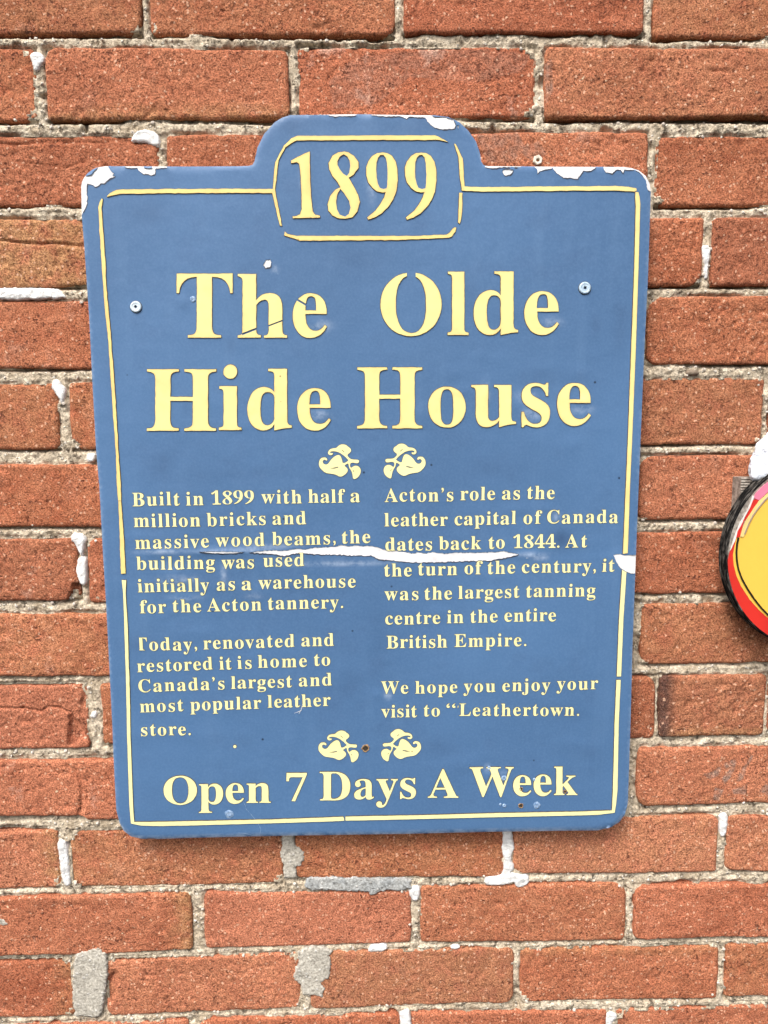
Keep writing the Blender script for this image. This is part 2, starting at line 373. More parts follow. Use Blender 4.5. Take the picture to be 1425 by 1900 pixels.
chip((10,0), zoomed(0,1250,4.75,[(700,100),(790,100),(800,560),(765,560),(730,440),(690,350),(700,250),(720,160)]), 2.2)
crack((11,1), zoomed(0,1250,4.75,[(530,755),(600,840),(680,915),(715,960),(725,1050),(715,1130),(700,1200),(680,1260)]), .9, 2.0)
chip((11,1), zoomed(0,1250,4.75,[(545,755),(700,850),(760,930),(790,1050),(760,1200),(690,1270),(690,1210),(712,1130),(722,1050),(712,960),(675,915),(600,845)]), 1.6)
chip((8,0), zoomed(0,900,4.75,[(640,860),(700,860),(720,1060),(560,1040),(590,1000),(630,930)]), 6.0)
chip((8,0), zoomed(0,900,4.75,[(600,460),(700,460),(690,620),(640,600),(615,540)]), 2.5)
chip((14,1), zoomed(0,1520,3.5625,[(690,1190),(705,1080),(740,1010),(765,1010),(788,1060),(760,1120),(745,1150),(742,1210)]), 3.0)
crack((14,1), zoomed(0,1520,3.5625,[(740,1000),(770,1010),(790,1065),(765,1120),(745,1160),(740,1215)]), .8, 2.0)
chip((5,4), [(1190,540),(1226,548),(1218,556),(1206,566),(1204,574),(1190,580)], 7.0)
chip((2,1), [(525,84),(545,84),(545,108),(534,104)], 5.0)
chip((2,2), [(970,80),(1002,80),(1002,100),(985,96)], 3.5)
crack((10,4), zoomed(1125,1150,4.75,[(1295,480),(1285,510),(1240,545),(1230,570),(1195,585)]), .8, 1.4)
crack((10,4), zoomed(1125,1150,4.75,[(900,790),(950,890),(945,1030)]), .6, .8)
crack((4,3), [(1220,470),(1240,478),(1275,475)], .7, .8)
crack((1,2), [(60,40),(120,38),(200,44)], .7, .6)
def wash(key, pts, a=1.0): CR.setdefault(key, []).append(('s', pts, 0, a))
_z = lambda p: zoomed(1125, 1150, 4.75, p)
for q in ([(1040,1270),(1060,1250),(1080,1290),(1060,1315)],[(1095,1240),(1140,1235),(1125,1320),(1080,1400),(1040,1440),(1020,1400),(1080,1330)],[(1278,1195),(1290,1200),(1235,1300),(1205,1400),(1155,1425),(1165,1370),(1225,1290)],
          [(855,1360),(940,1340),(990,1300),(1008,1310),(985,1370),(920,1400)],[(1110,1500),(1190,1480),(1235,1450),(1222,1535),(1125,1530)],[(955,1480),(1025,1500),(990,1585),(945,1580)],[(1350,1510),(1400,1450),(1440,1470),(1420,1540)]): wash((11,4), _z(q))
for q in ([(660,105),(760,95),(900,90),(985,100),(970,130),(880,150),(760,140),(700,190),(620,200),(610,150)],): wash((2,2), q, .35)
for q in ([(885,250),(960,246),(975,275),(950,300),(905,300)],[(960,275),(1000,262),(1015,285),(985,296)]): wash((3,3), q, .55)
for q in ([(1012,120),(1022,110),(1025,170),(1014,190)],): wash((2,3), q, .8)
TINT = {(4,1): dict(ochre=.85), (2,1): dict(obot=.7, ochre=.12), (12,0): dict(oright=.9, ochre=.15), (12,1): dict(oleft=.7), (13,1): dict(oright=.9, ochre=.1),
        (12,3): dict(ochre=.35), (14,3): dict(otop=.5, ochre=.12), (10,4): dict(obot=.8, sleft=1.0, ochre=.25), (2,2): dict(lime=1.0), (2,3): dict(obot=.4),
        (14,2): dict(dark=.35), (10,0): dict(pink=.25), (14,1): dict(pink=.25, obot=.1), (9,4): dict(dark=.18), (8,3): dict(dark=.10), (7,4): dict(dark=.10),
        (8,0): dict(lime=.6), (9,1): dict(lime=.5, pink=.1), (11,1): dict(lime=.8, pink=.2), (6,3): dict(ochre=.3), (5,4): dict(dark=.12), (3,3): dict(dark=.15, lime=.6),
        (3,4): dict(dark=.15), (11,4): dict(obot=.4, ochre=.15), (13,3): dict(pink=.1), (14,0): dict(oright=.5, dark=.1), (5,1): dict(dark=.05, lime=.4)}
GRID_RECTS = []
def make_brick(ci, bi, top, bot, x0, x1):
    global GRID_RECTS
    ym = (interp(top, (x0+x1)/2)+interp(bot, (x0+x1)/2))/2
    X0 = at(x0, ym)[0]; X1 = at(x1, ym)[0]
    visible = x1 > -20 and x0 < 1445 and 0 < ci < nc-1
    def zline(line, u):
        xs = x0+(x1-x0)*u
        return np.array([at(x, interp(line, x))[1] for x in xs])
    feats = CR.get((ci, bi), [])
    st = 0.0011 if feats else (0.0018 if visible else 0.004)
    hidden = x0 > 200 and x1 < 1150 and 5 < ci < 11
    if hidden: st = 0.005
    if ci >= nc or x0 > 1900 or x1 < -150: st = 0.007
    def axis(L):
        e = [0, .0006, .0016, .003, .0048]; n = max(2, int((L-.0096)/st))
        return np.array(e+list(np.linspace(.0048, L-.0048, n+1)[1:-1])+[L-t for t in e[::-1]])
    W = X1-X0; us = axis(W)/W
    zt = zline(top, us)-.0003; zb = zline(bot, us)+(.0021 if ci < 5 else (.0012 if ci < 8 else .0006)); H = float((zt-zb).mean()); vs = axis(H)/H
    U, Vv = np.meshgrid(us, vs)                       # v=0 bottom
    seed = ci*31+bi*7+3
    Xg = X0+W*U; Zg = zb[None, :]*(1-Vv)+zt[None, :]*Vv
    # wobbling edges
    Xw = fbm(Zg*55, 3.1+bi+Zg*0, seed, 3)*.0011; Zw = fbm(Xg*55, 7.7+ci+Xg*0, seed+5, 3)*.0011
    Xg = Xg+Xw*np.where(U < .5, 1, -1); Zg = Zg+Zw
    # rounded corners
    lx = (U-.5)*W; lz = (Vv-.5)*H
    rr = {}
    r = np.zeros_like(U)
    for sx in (-1, 1):
        for sz in (-1, 1):
            rc = rng.uniform(.003, .0075) if rng.random() < .75 else rng.uniform(.009, .013)
            r = np.where((lx*sx >= 0) & (lz*sz >= 0), rc, r)
    ax = np.abs(lx)-(W/2-r); az = np.abs(lz)-(H/2-r); cm = (ax > 0) & (az > 0); d = np.hypot(ax, az)
    mx = np.maximum(np.abs(ax), np.abs(az)); k = np.where(cm & (d > 1e-9), mx/np.maximum(d, 1e-9), 1)
    Xg = Xg+np.where(cm, np.sign(lx)*ax*(k-1), 0); Zg = Zg+np.where(cm, np.sign(lz)*az*(k-1), 0)
    e = np.minimum(W/2-np.abs(lx), H/2-np.abs(lz)); e = np.where(cm, np.minimum(e, np.maximum(r-mx, 0)), e)
    rnd = .0021+.0012*(fbm(Xg*40, Zg*40, seed+9, 2)+.3)
    edge = np.clip(1-e/np.maximum(rnd, .0012), 0, 1)
    Y = .0019*edge**2
    Y = Y+fbm(Xg*9, Zg*14, seed+1, 2)*.0010+fbm(Xg*50, Zg*70, seed+2, 3)*.0006+fbm(Xg*260, Zg*280, seed+3, 2)*.0006
    pits = np.clip(fbm(Xg*110, Zg*120, seed+4, 3)-.28, 0, 1); Y = Y+pits*.0032
    Y = Y+rng.uniform(-.0012, .0018)
    WS = np.zeros_like(U)
    for kind, pts, wd, dp in feats:
        P = [at(*q) for q in pts]
        if kind == 's':
            WS = np.maximum(WS, np.where(inside(Xg, Zg, P), dp, dp*np.clip(1-seg_dist(Xg, Zg, P)/.001, 0, 1))); continue
        if kind == 'c':
            P = densify(P, .003, .0003, seed, closed=False)+[P[-1]]
            dd = seg_dist(Xg, Zg, P, closed=False); Y = Y+dp*.001*np.exp(-(dd/(wd*.00085))**2)
        else:
            P = densify(P, .003, .0004, seed); ins = inside(Xg, Zg, P); dd = seg_dist(Xg, Zg, P)
            Y = Y+np.where(ins, dp*.001*np.clip(dd/.0012, .25, 1)*(1+.35*fbm(Xg*150, Zg*150, seed+8, 2)), 0)
    nv, nu = U.shape; V = np.stack([Xg.ravel(), Y.ravel(), Zg.ravel()], 1)
    idx = np.arange(nv*nu).reshape(nv, nu)
    F = np.stack([idx[:-1, :-1], idx[:-1, 1:], idx[1:, 1:], idx[1:, :-1]], -1).reshape(-1, 4).tolist()
    ring = np.concatenate([idx[0, :-1], idx[:-1, -1], idx[-1, :0:-1], idx[:0:-1, 0]])
    back = V[ring].copy(); back[:, 1] = .045; n0 = len(V); V = np.concatenate([V, back]); n = len(ring)
    F += [[int(ring[(i+1) % n]), int(ring[i]), n0+i, n0+(i+1) % n] for i in range(n)]
    o = from_arrays('brick', V, F, [M_BRICK], None, True); hang(o, wall)
    t = TINT.get((ci, bi), {})
    o['dark'] = float(t.get('dark', max(0, (rng.uniform(.22, .45) if x0 > 900 else rng.uniform(.0, .32)) if ci < 11 else rng.uniform(-.15, .15)))); o['pink'] = float(t.get('pink', max(0, rng.uniform(-.2, .15) if ci < 11 else rng.uniform(-.05, .35)))); o['lime'] = float(t.get('lime', rng.uniform(0, .25)))
    su = np.concatenate([U.ravel(), U.ravel()[ring]]); sv = np.concatenate([Vv.ravel(), Vv.ravel()[ring]])
    f = lambda a: np.clip(a, 0, 1)
    och = t.get('ochre', max(0, rng.uniform(-.15, .38)))+np.zeros_like(su)
    och = np.maximum(och, t.get('obot', 0)*f(1-sv*H/.018)); och = np.maximum(och, t.get('otop', 0)*f(1-(1-sv)*H/.018))
    och = np.maximum(och, t.get('oleft', 0)*f(1-su*W/.016)); och = np.maximum(och, t.get('oright', 0)*f(1-(1-su)*W/.03))
    soot = t.get('sleft', 0)*f(1.5-su*W/.011)
    for nm, arr in (('ochre', och), ('soot', soot), ('wash', np.concatenate([WS.ravel(), WS.ravel()[ring]]))):
        a = o.data.attributes.new(nm, 'FLOAT', 'POINT'); a.data.foreach_set('value', arr.astype(np.float32))
    GRID_RECTS.append((X0, X1, float(zb.min()), float(zt.max())))
    return o
# further courses and stretchers beyond the frame
nc = len(COURSES)
for k in range(4):
    y0 = 2148+112*k; COURSES.append(([(0,y0),(1425,y0-45)], [(0,y0+98),(1425,y0+53)], [(-30-200*(k % 2)+385*j, 340-200*(k % 2)+385*j) for j in range(-2, 5)]))
for top, bot, bl in COURSES[:nc]:
    wl = bl[-1][1]-bl[-1][0]
    bl.append((bl[-1][1]+18, bl[-1][1]+18+wl)); bl.append((bl[-1][1]+18, bl[-1][1]+18+wl))
for ci, (top, bot, bl) in enumerate(COURSES):
    for bi, (x0, x1) in enumerate(bl): make_brick(ci, bi, top, bot, x0, x1)

# mortar: one rough recessed bed, kept only in and around the joints
ms = 0.00125
xa, zt_ = at(-60, -110); xb, zb_ = at(1500, 1990)
xa = min(at(-60, -110)[0], at(-60, 1990)[0]); xb = max(at(1500, -110)[0], at(1500, 1990)[0])
mx_ = np.arange(xa, xb, ms); mz_ = np.arange(zb_, zt_, ms)
MX, MZ = np.meshgrid(mx_, mz_)
ins = np.zeros(MX.shape, bool); de = np.full(MX.shape, 1.0); deep = np.zeros(MX.shape, bool); under = np.full(MX.shape, 1.0)
for (a, b, c, d) in GRID_RECTS:
    i0, i1 = np.searchsorted(mx_, [a-.02, b+.02]); j0, j1 = np.searchsorted(mz_, [c-.02, d+.02])
    if i1 <= i0 or j1 <= j0: continue
    x = MX[j0:j1, i0:i1]; z = MZ[j0:j1, i0:i1]
    q = np.minimum(np.minimum(x-a, b-x), np.minimum(z-c, d-z))
    ins[j0:j1, i0:i1] |= q > .0065
    ex = np.minimum(x-a, b-x); ez = np.minimum(z-c, d-z); deep[j0:j1, i0:i1] |= (q > .0022) & ((ex > .010) | (ez > .010))
    u_ = np.where((x > a) & (x < b) & (z < c+.0015), c-z, 1.0); under[j0:j1, i0:i1] = np.minimum(under[j0:j1, i0:i1], np.abs(u_))
    de[j0:j1, i0:i1] = np.minimum(de[j0:j1, i0:i1], np.abs(np.minimum(q, .5)))
low = fbm(MX*14, MZ*14, 51, 3)
# fuller joints toward the bottom of the picture, raked toward the top
full = np.clip((-MZ-.62)/.25, 0, 1)
D = .0022+.0018*low-.0008*full
D = D+fbm(MX*120, MZ*150, 52, 3)*.0016+fbm(MX*420, MZ*420, 53, 2)*.0011-np.clip(fbm(MX*230, MZ*230, 58, 2)-.25, 0, 1)*.0035
gap = np.clip(fbm(MX*26, MZ*26, 54, 3)-.02, 0, 1)*np.exp(-(de/.0016)**2)
D = D+gap*.012*(1-.4*full)+.0012*np.exp(-(de/.0010)**2)
D = D+np.exp(-(under/.0019)**2)*.0085*np.clip(fbm(MX*18, MZ*30, 57, 3)*1.6+.45, 0, 1)*np.clip((MZ+.62)/.35+.35, .15, 1)
hole = np.clip(fbm(MX*75, MZ*75, 55, 2)-.5, 0, 1); D = D+hole*.02
D = np.maximum(D, .0005)
D = np.where(deep, np.maximum(D, .014), D)
keep = ~ins
idx = np.arange(MX.size).reshape(MX.shape)
kq = keep[:-1, :-1] & keep[:-1, 1:] & keep[1:, 1:] & keep[1:, :-1]
Q = np.stack([idx[:-1, :-1], idx[:-1, 1:], idx[1:, 1:], idx[1:, :-1]], -1)[kq]
used = np.unique(Q); rm = np.zeros(MX.size, int); rm[used] = np.arange(len(used))
V = np.stack([MX.ravel(), D.ravel(), MZ.ravel()], 1)[used]
o = from_arrays('mortar', V, rm[Q].tolist(), [M_MORTAR], None, True); hang(o, wall)
# solid masonry behind the faces
xl = at(-640, 900)[0]; xr = at(2750, 900)[0]; zt2 = at(700, -250)[1]; zb2 = at(700, 2560)[1]
def box(name, x0, x1, y0, y1, z0, z1, mats, parent, bev=0):
    bm = bmesh.new(); bmesh.ops.create_cube(bm, size=1)
    for v in bm.verts: v.co = Vector(((x0+x1)/2+v.co.x*(x1-x0), (y0+y1)/2+v.co.y*(y1-y0), (z0+z1)/2+v.co.z*(z1-z0)))
    if bev: bmesh.ops.bevel(bm, geom=bm.edges[:], offset=bev, segments=2, affect='EDGES')
    me = bpy.data.meshes.new(name); bm.to_mesh(me); bm.free()
    o = link(name, me, mats); hang(o, parent); return o
box('masonry_core', xl, xr, .012, .11, zb2, zt2, [M_MORTAR], wall)

fx_l, fx_r, fz_b, fz_t = float(mx_[1]), float(mx_[-2]), float(mz_[1]), float(mz_[-2])
for (a, b, c, d) in ((xl+.002, fx_l, zb2+.002, zt2-.002), (fx_r, xr-.002, zb2+.002, zt2-.002), (fx_l, fx_r, zb2+.002, fz_b), (fx_l, fx_r, fz_t, zt2-.002)):
    if b-a > .001 and d-c > .001: box('mortar', a, b, .0028, .0125, c, d, [M_MORTAR], wall)
def dab(name, pts, mats, parent, height=.004, base=.001, soft=.004, grid=.0012, lump=.0006, seed=1, step=.002, jit=.0002, lumps=90, it=1):
    P = [at(x, y, base) for x, y in pts]
    P = smooth_poly(P, it) if it else P
    P = densify(P, step, jit, seed)
    def yf(x, z):
        d = seg_dist(x, z, P); t = np.clip(d/soft, 0, 1)
        return base-height*np.sqrt(np.clip(1-(1-t)**2, 0, 1))-lump*fbm(x*lumps, z*lumps, seed, 3)*t
    o = slab(name, [P], yf, .012, mats, None, grid=grid, smooth=True); hang(o, parent); return o
dabs = [
 (zoomed(0,0,1.979,[(108,198),(135,190),(160,200),(163,225),(152,240),(142,262),(126,262),(118,228)]), .003),
 (zoomed(0,0,1.979,[(480,515),(500,480),(540,474),(580,490),(590,520),(585,545),(540,524),(490,522)]), .004),
 (zoomed(0,380,2.64,[(-30,405),(150,408),(280,410),(310,430),(328,455),(300,458),(270,468),(240,460),(200,468),(150,465),(90,470),(-30,462)]), .004),
 (zoomed(0,380,2.64,[(250,885),(260,855),(285,853),(305,882),(322,900),(322,940),(312,975),(303,987),(295,955),(270,925)]), .004),
 ([(169.7+10*math.cos(a), 849.7+10*math.sin(a)) for a in np.arange(0, 6.28, .7)], .005),
 (zoomed(0,900,4.75,[(620,470),(635,430),(665,418),(725,430),(755,450),(766,490),(748,520),(750,560),(737,600),(722,638),(700,600),(680,560),(662,510),(638,500)]), .004),
 (zoomed(0,900,4.75,[(688,640),(750,622),(766,690),(770,770),(772,830),(747,893),(713,872),(690,830),(668,760),(678,700)]), .004),
 (zoomed(0,1250,4.75,[(503,1500),(518,1465),(560,1462),(585,1490),(602,1580),(612,1720),(630,1820),(617,1868),(573,1872),(553,1820),(533,1720),(523,1620)]), .003),
 (zoomed(0,1250,4.75,[(795,375),(815,330),(850,330),(862,365),(845,395),(805,390)]), .002),
 (zoomed(1080,380,2.316,[(508,173),(553,176),(551,215),(541,260),(541,322),(521,320),(524,260),(514,210)]), .003),
 (zoomed(700,1520,3.5625,[(825,60),(890,60),(900,150),(910,190),(890,230),(885,280),(902,290),(904,335),(875,347),(935,362),(1002,370),(1007,420),(950,453),(915,447),(905,407),(860,430),(720,440),(703,400),(720,380),(790,363),(828,360),(835,300),(835,250),(813,190),(826,140)]), .004),
 (zoomed(700,1520,3.5625,[(208,480),(225,437),(277,437),(287,475),(272,537),(235,537),(213,510)]), .004),
 (zoomed(350,1520,3.5625,[(1190,850),(1215,828),(1312,820),(1317,870),(1188,880)]), .002),
 (zoomed(700,1520,3.5625,[(148,1265),(190,1253),(217,1268),(227,1354),(227,1400),(153,1400),(148,1300)]), .004),
 ([(1334,1509),(1351,1509),(1350,1527),(1346,1552),(1335,1552),(1335.5,1529)], .002),
 (zoomed(1025,1520,3.5625,[(363,1268),(422,1283),(427,1310),(387,1354),(377,1410),(318,1410),(338,1340)]), .002),
 (zoomed(700,1520,3.5625,[(485,838),(547,833),(545,857),(490,862)]), .001),
]
for i, (p, h) in enumerate(dabs): dab('sealant_dab', p, [M_CAULK], wall, h*.55, soft=.0022, lump=.0013, lumps=170, jit=.0004, step=.0015, seed=20+i)
for i, (p, mt, h) in enumerate([
 (zoomed(0,1520,3.5625,[(495,1300),(480,1130),(485,990),(500,900),(540,870),(650,850),(700,890),(712,1000),(700,1100),(690,1180),(665,1300),(640,1312)]), M_PATCH, .0022),
 (zoomed(350,1520,3.5625,[(720,880),(780,850),(900,845),(955,870),(925,900),(942,960),(925,1050),(870,1080),(900,1120),(880,1182),(850,1165),(760,1162),(740,1090),(698,1060),(698,1000),(725,960)]), M_PATCH, .0020),
 ([(563,1642),(574,1629),(617,1627),(690,1630),(750,1631),(764,1634),(758,1640),(765,1648),(752,1650),(740,1653),(722,1650),(700,1656),(690,1662),(684,1654),(640,1653),(600,1651),(580,1653)], M_PATCHB, .0016),
 (zoomed(350,1520,3.5625,[(620,100),(692,100),(700,170),(757,210),(762,260),(742,300),(712,315),(712,390),(630,390),(625,300),(606,230),(618,190)]), M_PATCH, .0016),
 (zoomed(0,1520,3.5625,[(-40,640),(0,645),(40,665),(65,685),(30,708),(0,692),(-40,680)]), M_PATCH, .0012)]):
    dab('mortar_patch', p, [mt], wall, h*.4, base=-.0012, soft=.0012, lump=.0004, seed=60+i, jit=.0010, step=.0015, lumps=200, it=0)
# pebble and scattered grit proud of the mortar
def pebble(name, px, py, rx, rz, ry, mat, y=.002):
    X, Z = at(px, py); bm = bmesh.new(); bmesh.ops.create_icosphere(bm, subdivisions=3, radius=1)
    for v in bm.verts:
        k = 1+.12*math.sin(v.co.x*3+px)+.1*math.cos(v.co.z*4+py); v.co = Vector((X+v.co.x*rx*k, y+v.co.y*ry, Z+v.co.z*rz*k))
    me = bpy.data.meshes.new(name); bm.to_mesh(me); bm.free(); o = link(name, me, [mat], smooth=True); hang(o, wall); return o
pebble('pebble', 1286, 691.5, .0052, .0036, .004, M_STONE)
bmg = bmesh.new()
grr = random.Random(5); cnt = 0
while cnt < 3200:
    j = grr.randrange(D.shape[0]); i = grr.randrange(D.shape[1])
    if ins[j, i] or de[j, i] < .0012: continue
    x, z = MX[j, i], MZ[j, i]; r = grr.choice([.0006, .0008, .0010, .0013, .0020]) 
    mt = Matrix.Translation((x, D[j, i]-r*.15, z)) @ Matrix.Rotation(grr.uniform(0, 6), 4, Vector((grr.random(), grr.random(), grr.random())).normalized()) @ Matrix.Diagonal((r, r*grr.uniform(.5, .9), r*grr.uniform(.6, 1), 1))
    bmesh.ops.create_icosphere(bmg, subdivisions=1, radius=1, matrix=mt); cnt += 1
me = bpy.data.meshes.new('grit'); bmg.to_mesh(me); bmg.free()
o = link('grit', me, [mat_simple('mortar_grit', (0.40, 0.34, 0.27), (0.80, 0.75, 0.68), 700, .7)]); hang(o, wall); o['kind'] = 'stuff'

# wall plug above the plaque
def lathe(name, cx, cz, prof, mats, parent, seg=24, rot=0.0, poly=None, smooth=True):
    """profile of (radius, y) revolved about the y axis"""
    V = []; F = []
    for r, y in prof:
        for k in range(seg):
            a = 2*math.pi*k/seg+rot; V.append((cx+r*math.cos(a), y, cz+r*math.sin(a)))
    for i in range(len(prof)-1):
        for k in range(seg):
            a = i*seg+k; b = i*seg+(k+1) % seg; F.append((a, b, b+seg, a+seg))
    me = bpy.data.meshes.new(name); me.from_pydata(V, [], F); me.update()
    bm = bmesh.new(); bm.from_mesh(me); bmesh.ops.recalc_face_normals(bm, faces=bm.faces[:]); bm.to_mesh(me); bm.free()
    o = link(name, me, mats, None, smooth); hang(o, parent); return o
X, Z = at(997.5, 297.5)
lathe('wall_plug', X, Z, [(.0043, .004), (.0043, -.0012), (.0036, -.0018), (.0018, -.0016), (.0015, .001), (.0013, .008)], [M_PLUG], wall, seg=6, rot=.35, smooth=False)
lathe('plug_bore', X, Z, [(.0014, .001), (.0008, .003), (.00001, .0031)], [M_DARK], wall, seg=12)

# ================================================================== THE PLAQUE
YP = -0.0195                                       # front of the white board
SG = lambda pts: [at(x, y, YP) for x, y in pts]
px0, pz0 = at(690, 1555, YP)
sign = thing('history_plaque', 'blue painted metal plaque with arched top and peeling yellow lettering on the brick wall', 'sign', (px0, YP, pz0))
OUT = [(150.2,346),(152,337),(156,329),(163,321),(172.3,314.2),(183,310),(196,308.2),(340,308.7),(440,308),(462,307.3),(468.5,305),(472,298.5),(477.5,273),(490.1,247.6),(510.4,225.5),(524,217.5),(539,213),
 (656.8,211.3),(804.2,213),(830.7,216),(851.3,225),(869,241.3),(883.8,262),(891,284),(893.5,299),(897,305),(903,307.2),(1040,308.5),(1157.8,309),(1172,311),(1186,315.6),(1198.7,326),(1206,340),(1208,352.3),
 (1206.5,400),(1203,509.5),(1196.6,639),(1188.8,811.8),(1180,1027.7),(1173.7,1200),(1170.3,1339.5),(1165.3,1492),(1160,1514),(1150,1527),(1135,1536.5),(1110,1542.5),(920,1544.5),(750,1549),(350,1556.3),(290,1558),(263,1557.6),(242,1553),(229,1542.5),(221.5,1528),
 (215.8,1502.6),(210.5,1407.9),(207.4,1334),(202.5,1236.8),(196.8,1121),(191,1026),(184,900),(178,834.5),(170.5,702),(164.8,588.3),(156,455.8),(151.5,399)]
OUTW = SG(OUT)
OUTC = OUTW; OUTW = densify(OUTW, .003)
BUMPS = []   # (x, z, rx, rz, height)
def bump_at(px, py, rx, rz, h): X, Z = at(px, py, YP); BUMPS.append((X, Z, rx, rz, h))
for q in [(330,1075,.012,.004,.0008),(300,1025,.014,.0035,.0009),(400,1024,.03,.003,.0011),(330,1060,.01,.004,.0005),(410,1068,.004,.010,.0006),(270,998,.02,.003,.0004),(345,1110,.012,.003,.0004),
          (472,1100,.01,.004,.0005),(980,1030,.012,.002,.0008),(620,1003,.05,.003,.0002),(850,1012,.06,.003,.0002),(905,1440,.003,.004,.0008),(935,1438,.003,.003,.0008),
          (900,730,.004,.010,.0005),(960,750,.005,.006,.0006),(975,765,.006,.004,.0006),(1080,745,.006,.004,.0005),(1020,595,.006,.004,.0005),(600,765,.006,.004,.0005),(588,600,.006,.005,.0005),(665,860,.006,.006,.0004),
          (1000,960,.004,.003,.0006),(890,1065,.004,.004,.0005),(335,1450,.006,.010,.0003),(780,770,.012,.01,.0003),(500,340,.006,.02,.0003),(850,330,.006,.02,.0003),(566,330,.003,.01,.0004),(470,1425,.01,.004,.0003),
          (720,960,.01,.006,.0003),(960,945,.01,.004,.0005),(1010,945,.006,.003,.0005),(700,1290,.003,.003,.0008),(520,560,.008,.012,.0003),(340,560,.004,.004,.0005),(315,790,.02,.01,.0003)]: bump_at(*q)
rb = random.Random(3)
for _ in range(70): bump_at(rb.uniform(230,1130), rb.uniform(640,1480), rb.uniform(.004,.018), rb.uniform(.002,.008), rb.uniform(.0001,.0004))
EDGEW = np.array(OUTW)
def hfilm(x, z):
    x = np.asarray(x, float); z = np.asarray(z, float)
    h = .00025+fbm(x*7, z*7, 81, 2)*.0010
    for bx, bz, rx, rz, hh in BUMPS:
        h = h+hh*np.exp(-((x-bx)/rx)**2-((z-bz)/rz)**2)
    return h
def roll_off(x, z):
    d = seg_dist(x, z, OUTC); low = np.clip((-.70-z)/.02, 0, 1); t = np.clip(1-d/(.0014+.0022*low), 0, 1)
    return (.0007+.0011*low)*t**2
def y_film(x, z): return YP-hfilm(x, z)+roll_off(np.asarray(x), np.asarray(z))
def y_board(x, z): return y_film(x, z)+.00032
o = slab('plaque_board', [OUTW], y_board, YP+.0075, [M_WHITE], None, grid=.006, smooth=False); hang(o, sign)
box('mounting_batten', at(300, 600, YP)[0], at(1090, 600, YP)[0], YP+.0075, -.0005, at(650, 640, YP)[1], at(650, 560, YP)[1], [mat_simple('batten_wood', (.10,.07,.05), (.18,.13,.09), 60, .8)], sign)

TLc = lambda p: zoomed(140, 290, 7.125, p); TRc = lambda p: zoomed(900, 240, 4.453, p); CTc = lambda p: zoomed(480, 200, 3.393, p)
CHIPS = [
 TLc([(150,262),(215,245),(250,200),(290,160),(350,100),(420,100),(440,150),(460,172),(470,200),(515,235),(488,255),(525,270),(470,290),(430,320),(380,360),(340,360),(310,390),(270,405),(240,385),(210,375),(185,370),(158,366),(152,480),(165,560),(150,595),(160,620),(150,660),(100,750),(78,790),(20,790),(20,300),(100,262)]),
 TLc([(655,80),(660,155),(760,160),(830,158),(820,166),(845,200),(910,240),(930,230),(1015,257),(1050,240),(1062,165),(1120,158),(1210,155),(1215,80),(1000,80),(1010,155),(985,165),(905,152),(900,80)]),
 TRc([(140,350),(150,330),(200,322),(235,340),(205,375),(165,380)]),
 TRc([(410,270),(410,312),(430,330),(435,365),(450,345),(480,335),(550,325),(556,312),(565,330),(600,370),(650,400),(700,400),(765,410),(812,340),(840,345),(875,340),(915,320),(918,270)]),
 TRc([(0,270),(0,312),(70,322),(130,312),(295,309),(300,270)]),
 TRc([(980,312),(982,332),(1000,355),(1050,365),(1085,332),(1120,335),(1140,360),(1152,332),(1240,335),(1290,370),(1330,430),(1340,500),(1360,512),(1420,510),(1400,350),(1260,280),(980,270)]),
 CTc([(310,10),(310,44),(430,45),(470,55),(600,50),(620,41),(620,10)]),
 CTc([(710,10),(712,48),(800,54),(890,52),(930,68),(950,56),(1050,60),(1062,85),(1080,105),(1110,125),(1160,137),(1230,130),(1240,110),(1226,72),(1180,58),(1100,55),(1060,10)]),
 CTc([(1248,112),(1262,112),(1255,134)]),
 zoomed(300,480,3.75,[(708,45),(725,10),(755,5),(763,25),(755,55),(725,65)]),
 [(1137,1029),(1150,1027.5),(1160,1030),(1168,1029),(1195,1030),(1195,1062),(1170,1064),(1161,1060),(1150,1053),(1143,1042)],
 [(462.5,1024.4),(493,1021.7),(513,1020.9),(530,1022),(549.5,1018),(566,1019.5),(583,1015.8),(616.8,1014.7),(633.7,1011),(647.7,1013.9),(662,1011.5),(676.5,1013.5),(687.7,1012),(704.6,1016.7),(715.8,1020.9),(743.9,1022.3),(763.5,1026.5),(776,1025),(788.8,1026.5),(805.6,1024),(825.3,1027),(850,1025),(878.6,1025.5),(915,1024.2),(937.5,1022.3),(948.8,1025.9),(962.8,1028.2),
  (948.8,1032),(931.9,1036.3),(909.5,1039.7),(878.6,1040.5),(836.5,1042),(805.6,1043.3),(760.7,1043.3),(732.6,1040.5),(704.6,1037.7),(687.7,1030.7),(660,1031.2),(640,1030.1),(630.9,1029.3),(588.8,1028.7),(563.5,1026),(546.7,1027.3),(527,1031.5),(510,1028.7),(487.7,1026.5),(465,1025.2)],
 [(369.8,1023),(414.7,1022.8),(454,1024.2),(435,1026),(414.7,1026.8),(392.3,1025.6)],
]
def ji(p, s, jit=.00022, step=.0013): return densify(p, step, jit, s)
chipW = [ji(SG(p), 300+i, .00045 if i == 11 else .00025) for i, p in enumerate(CHIPS)]
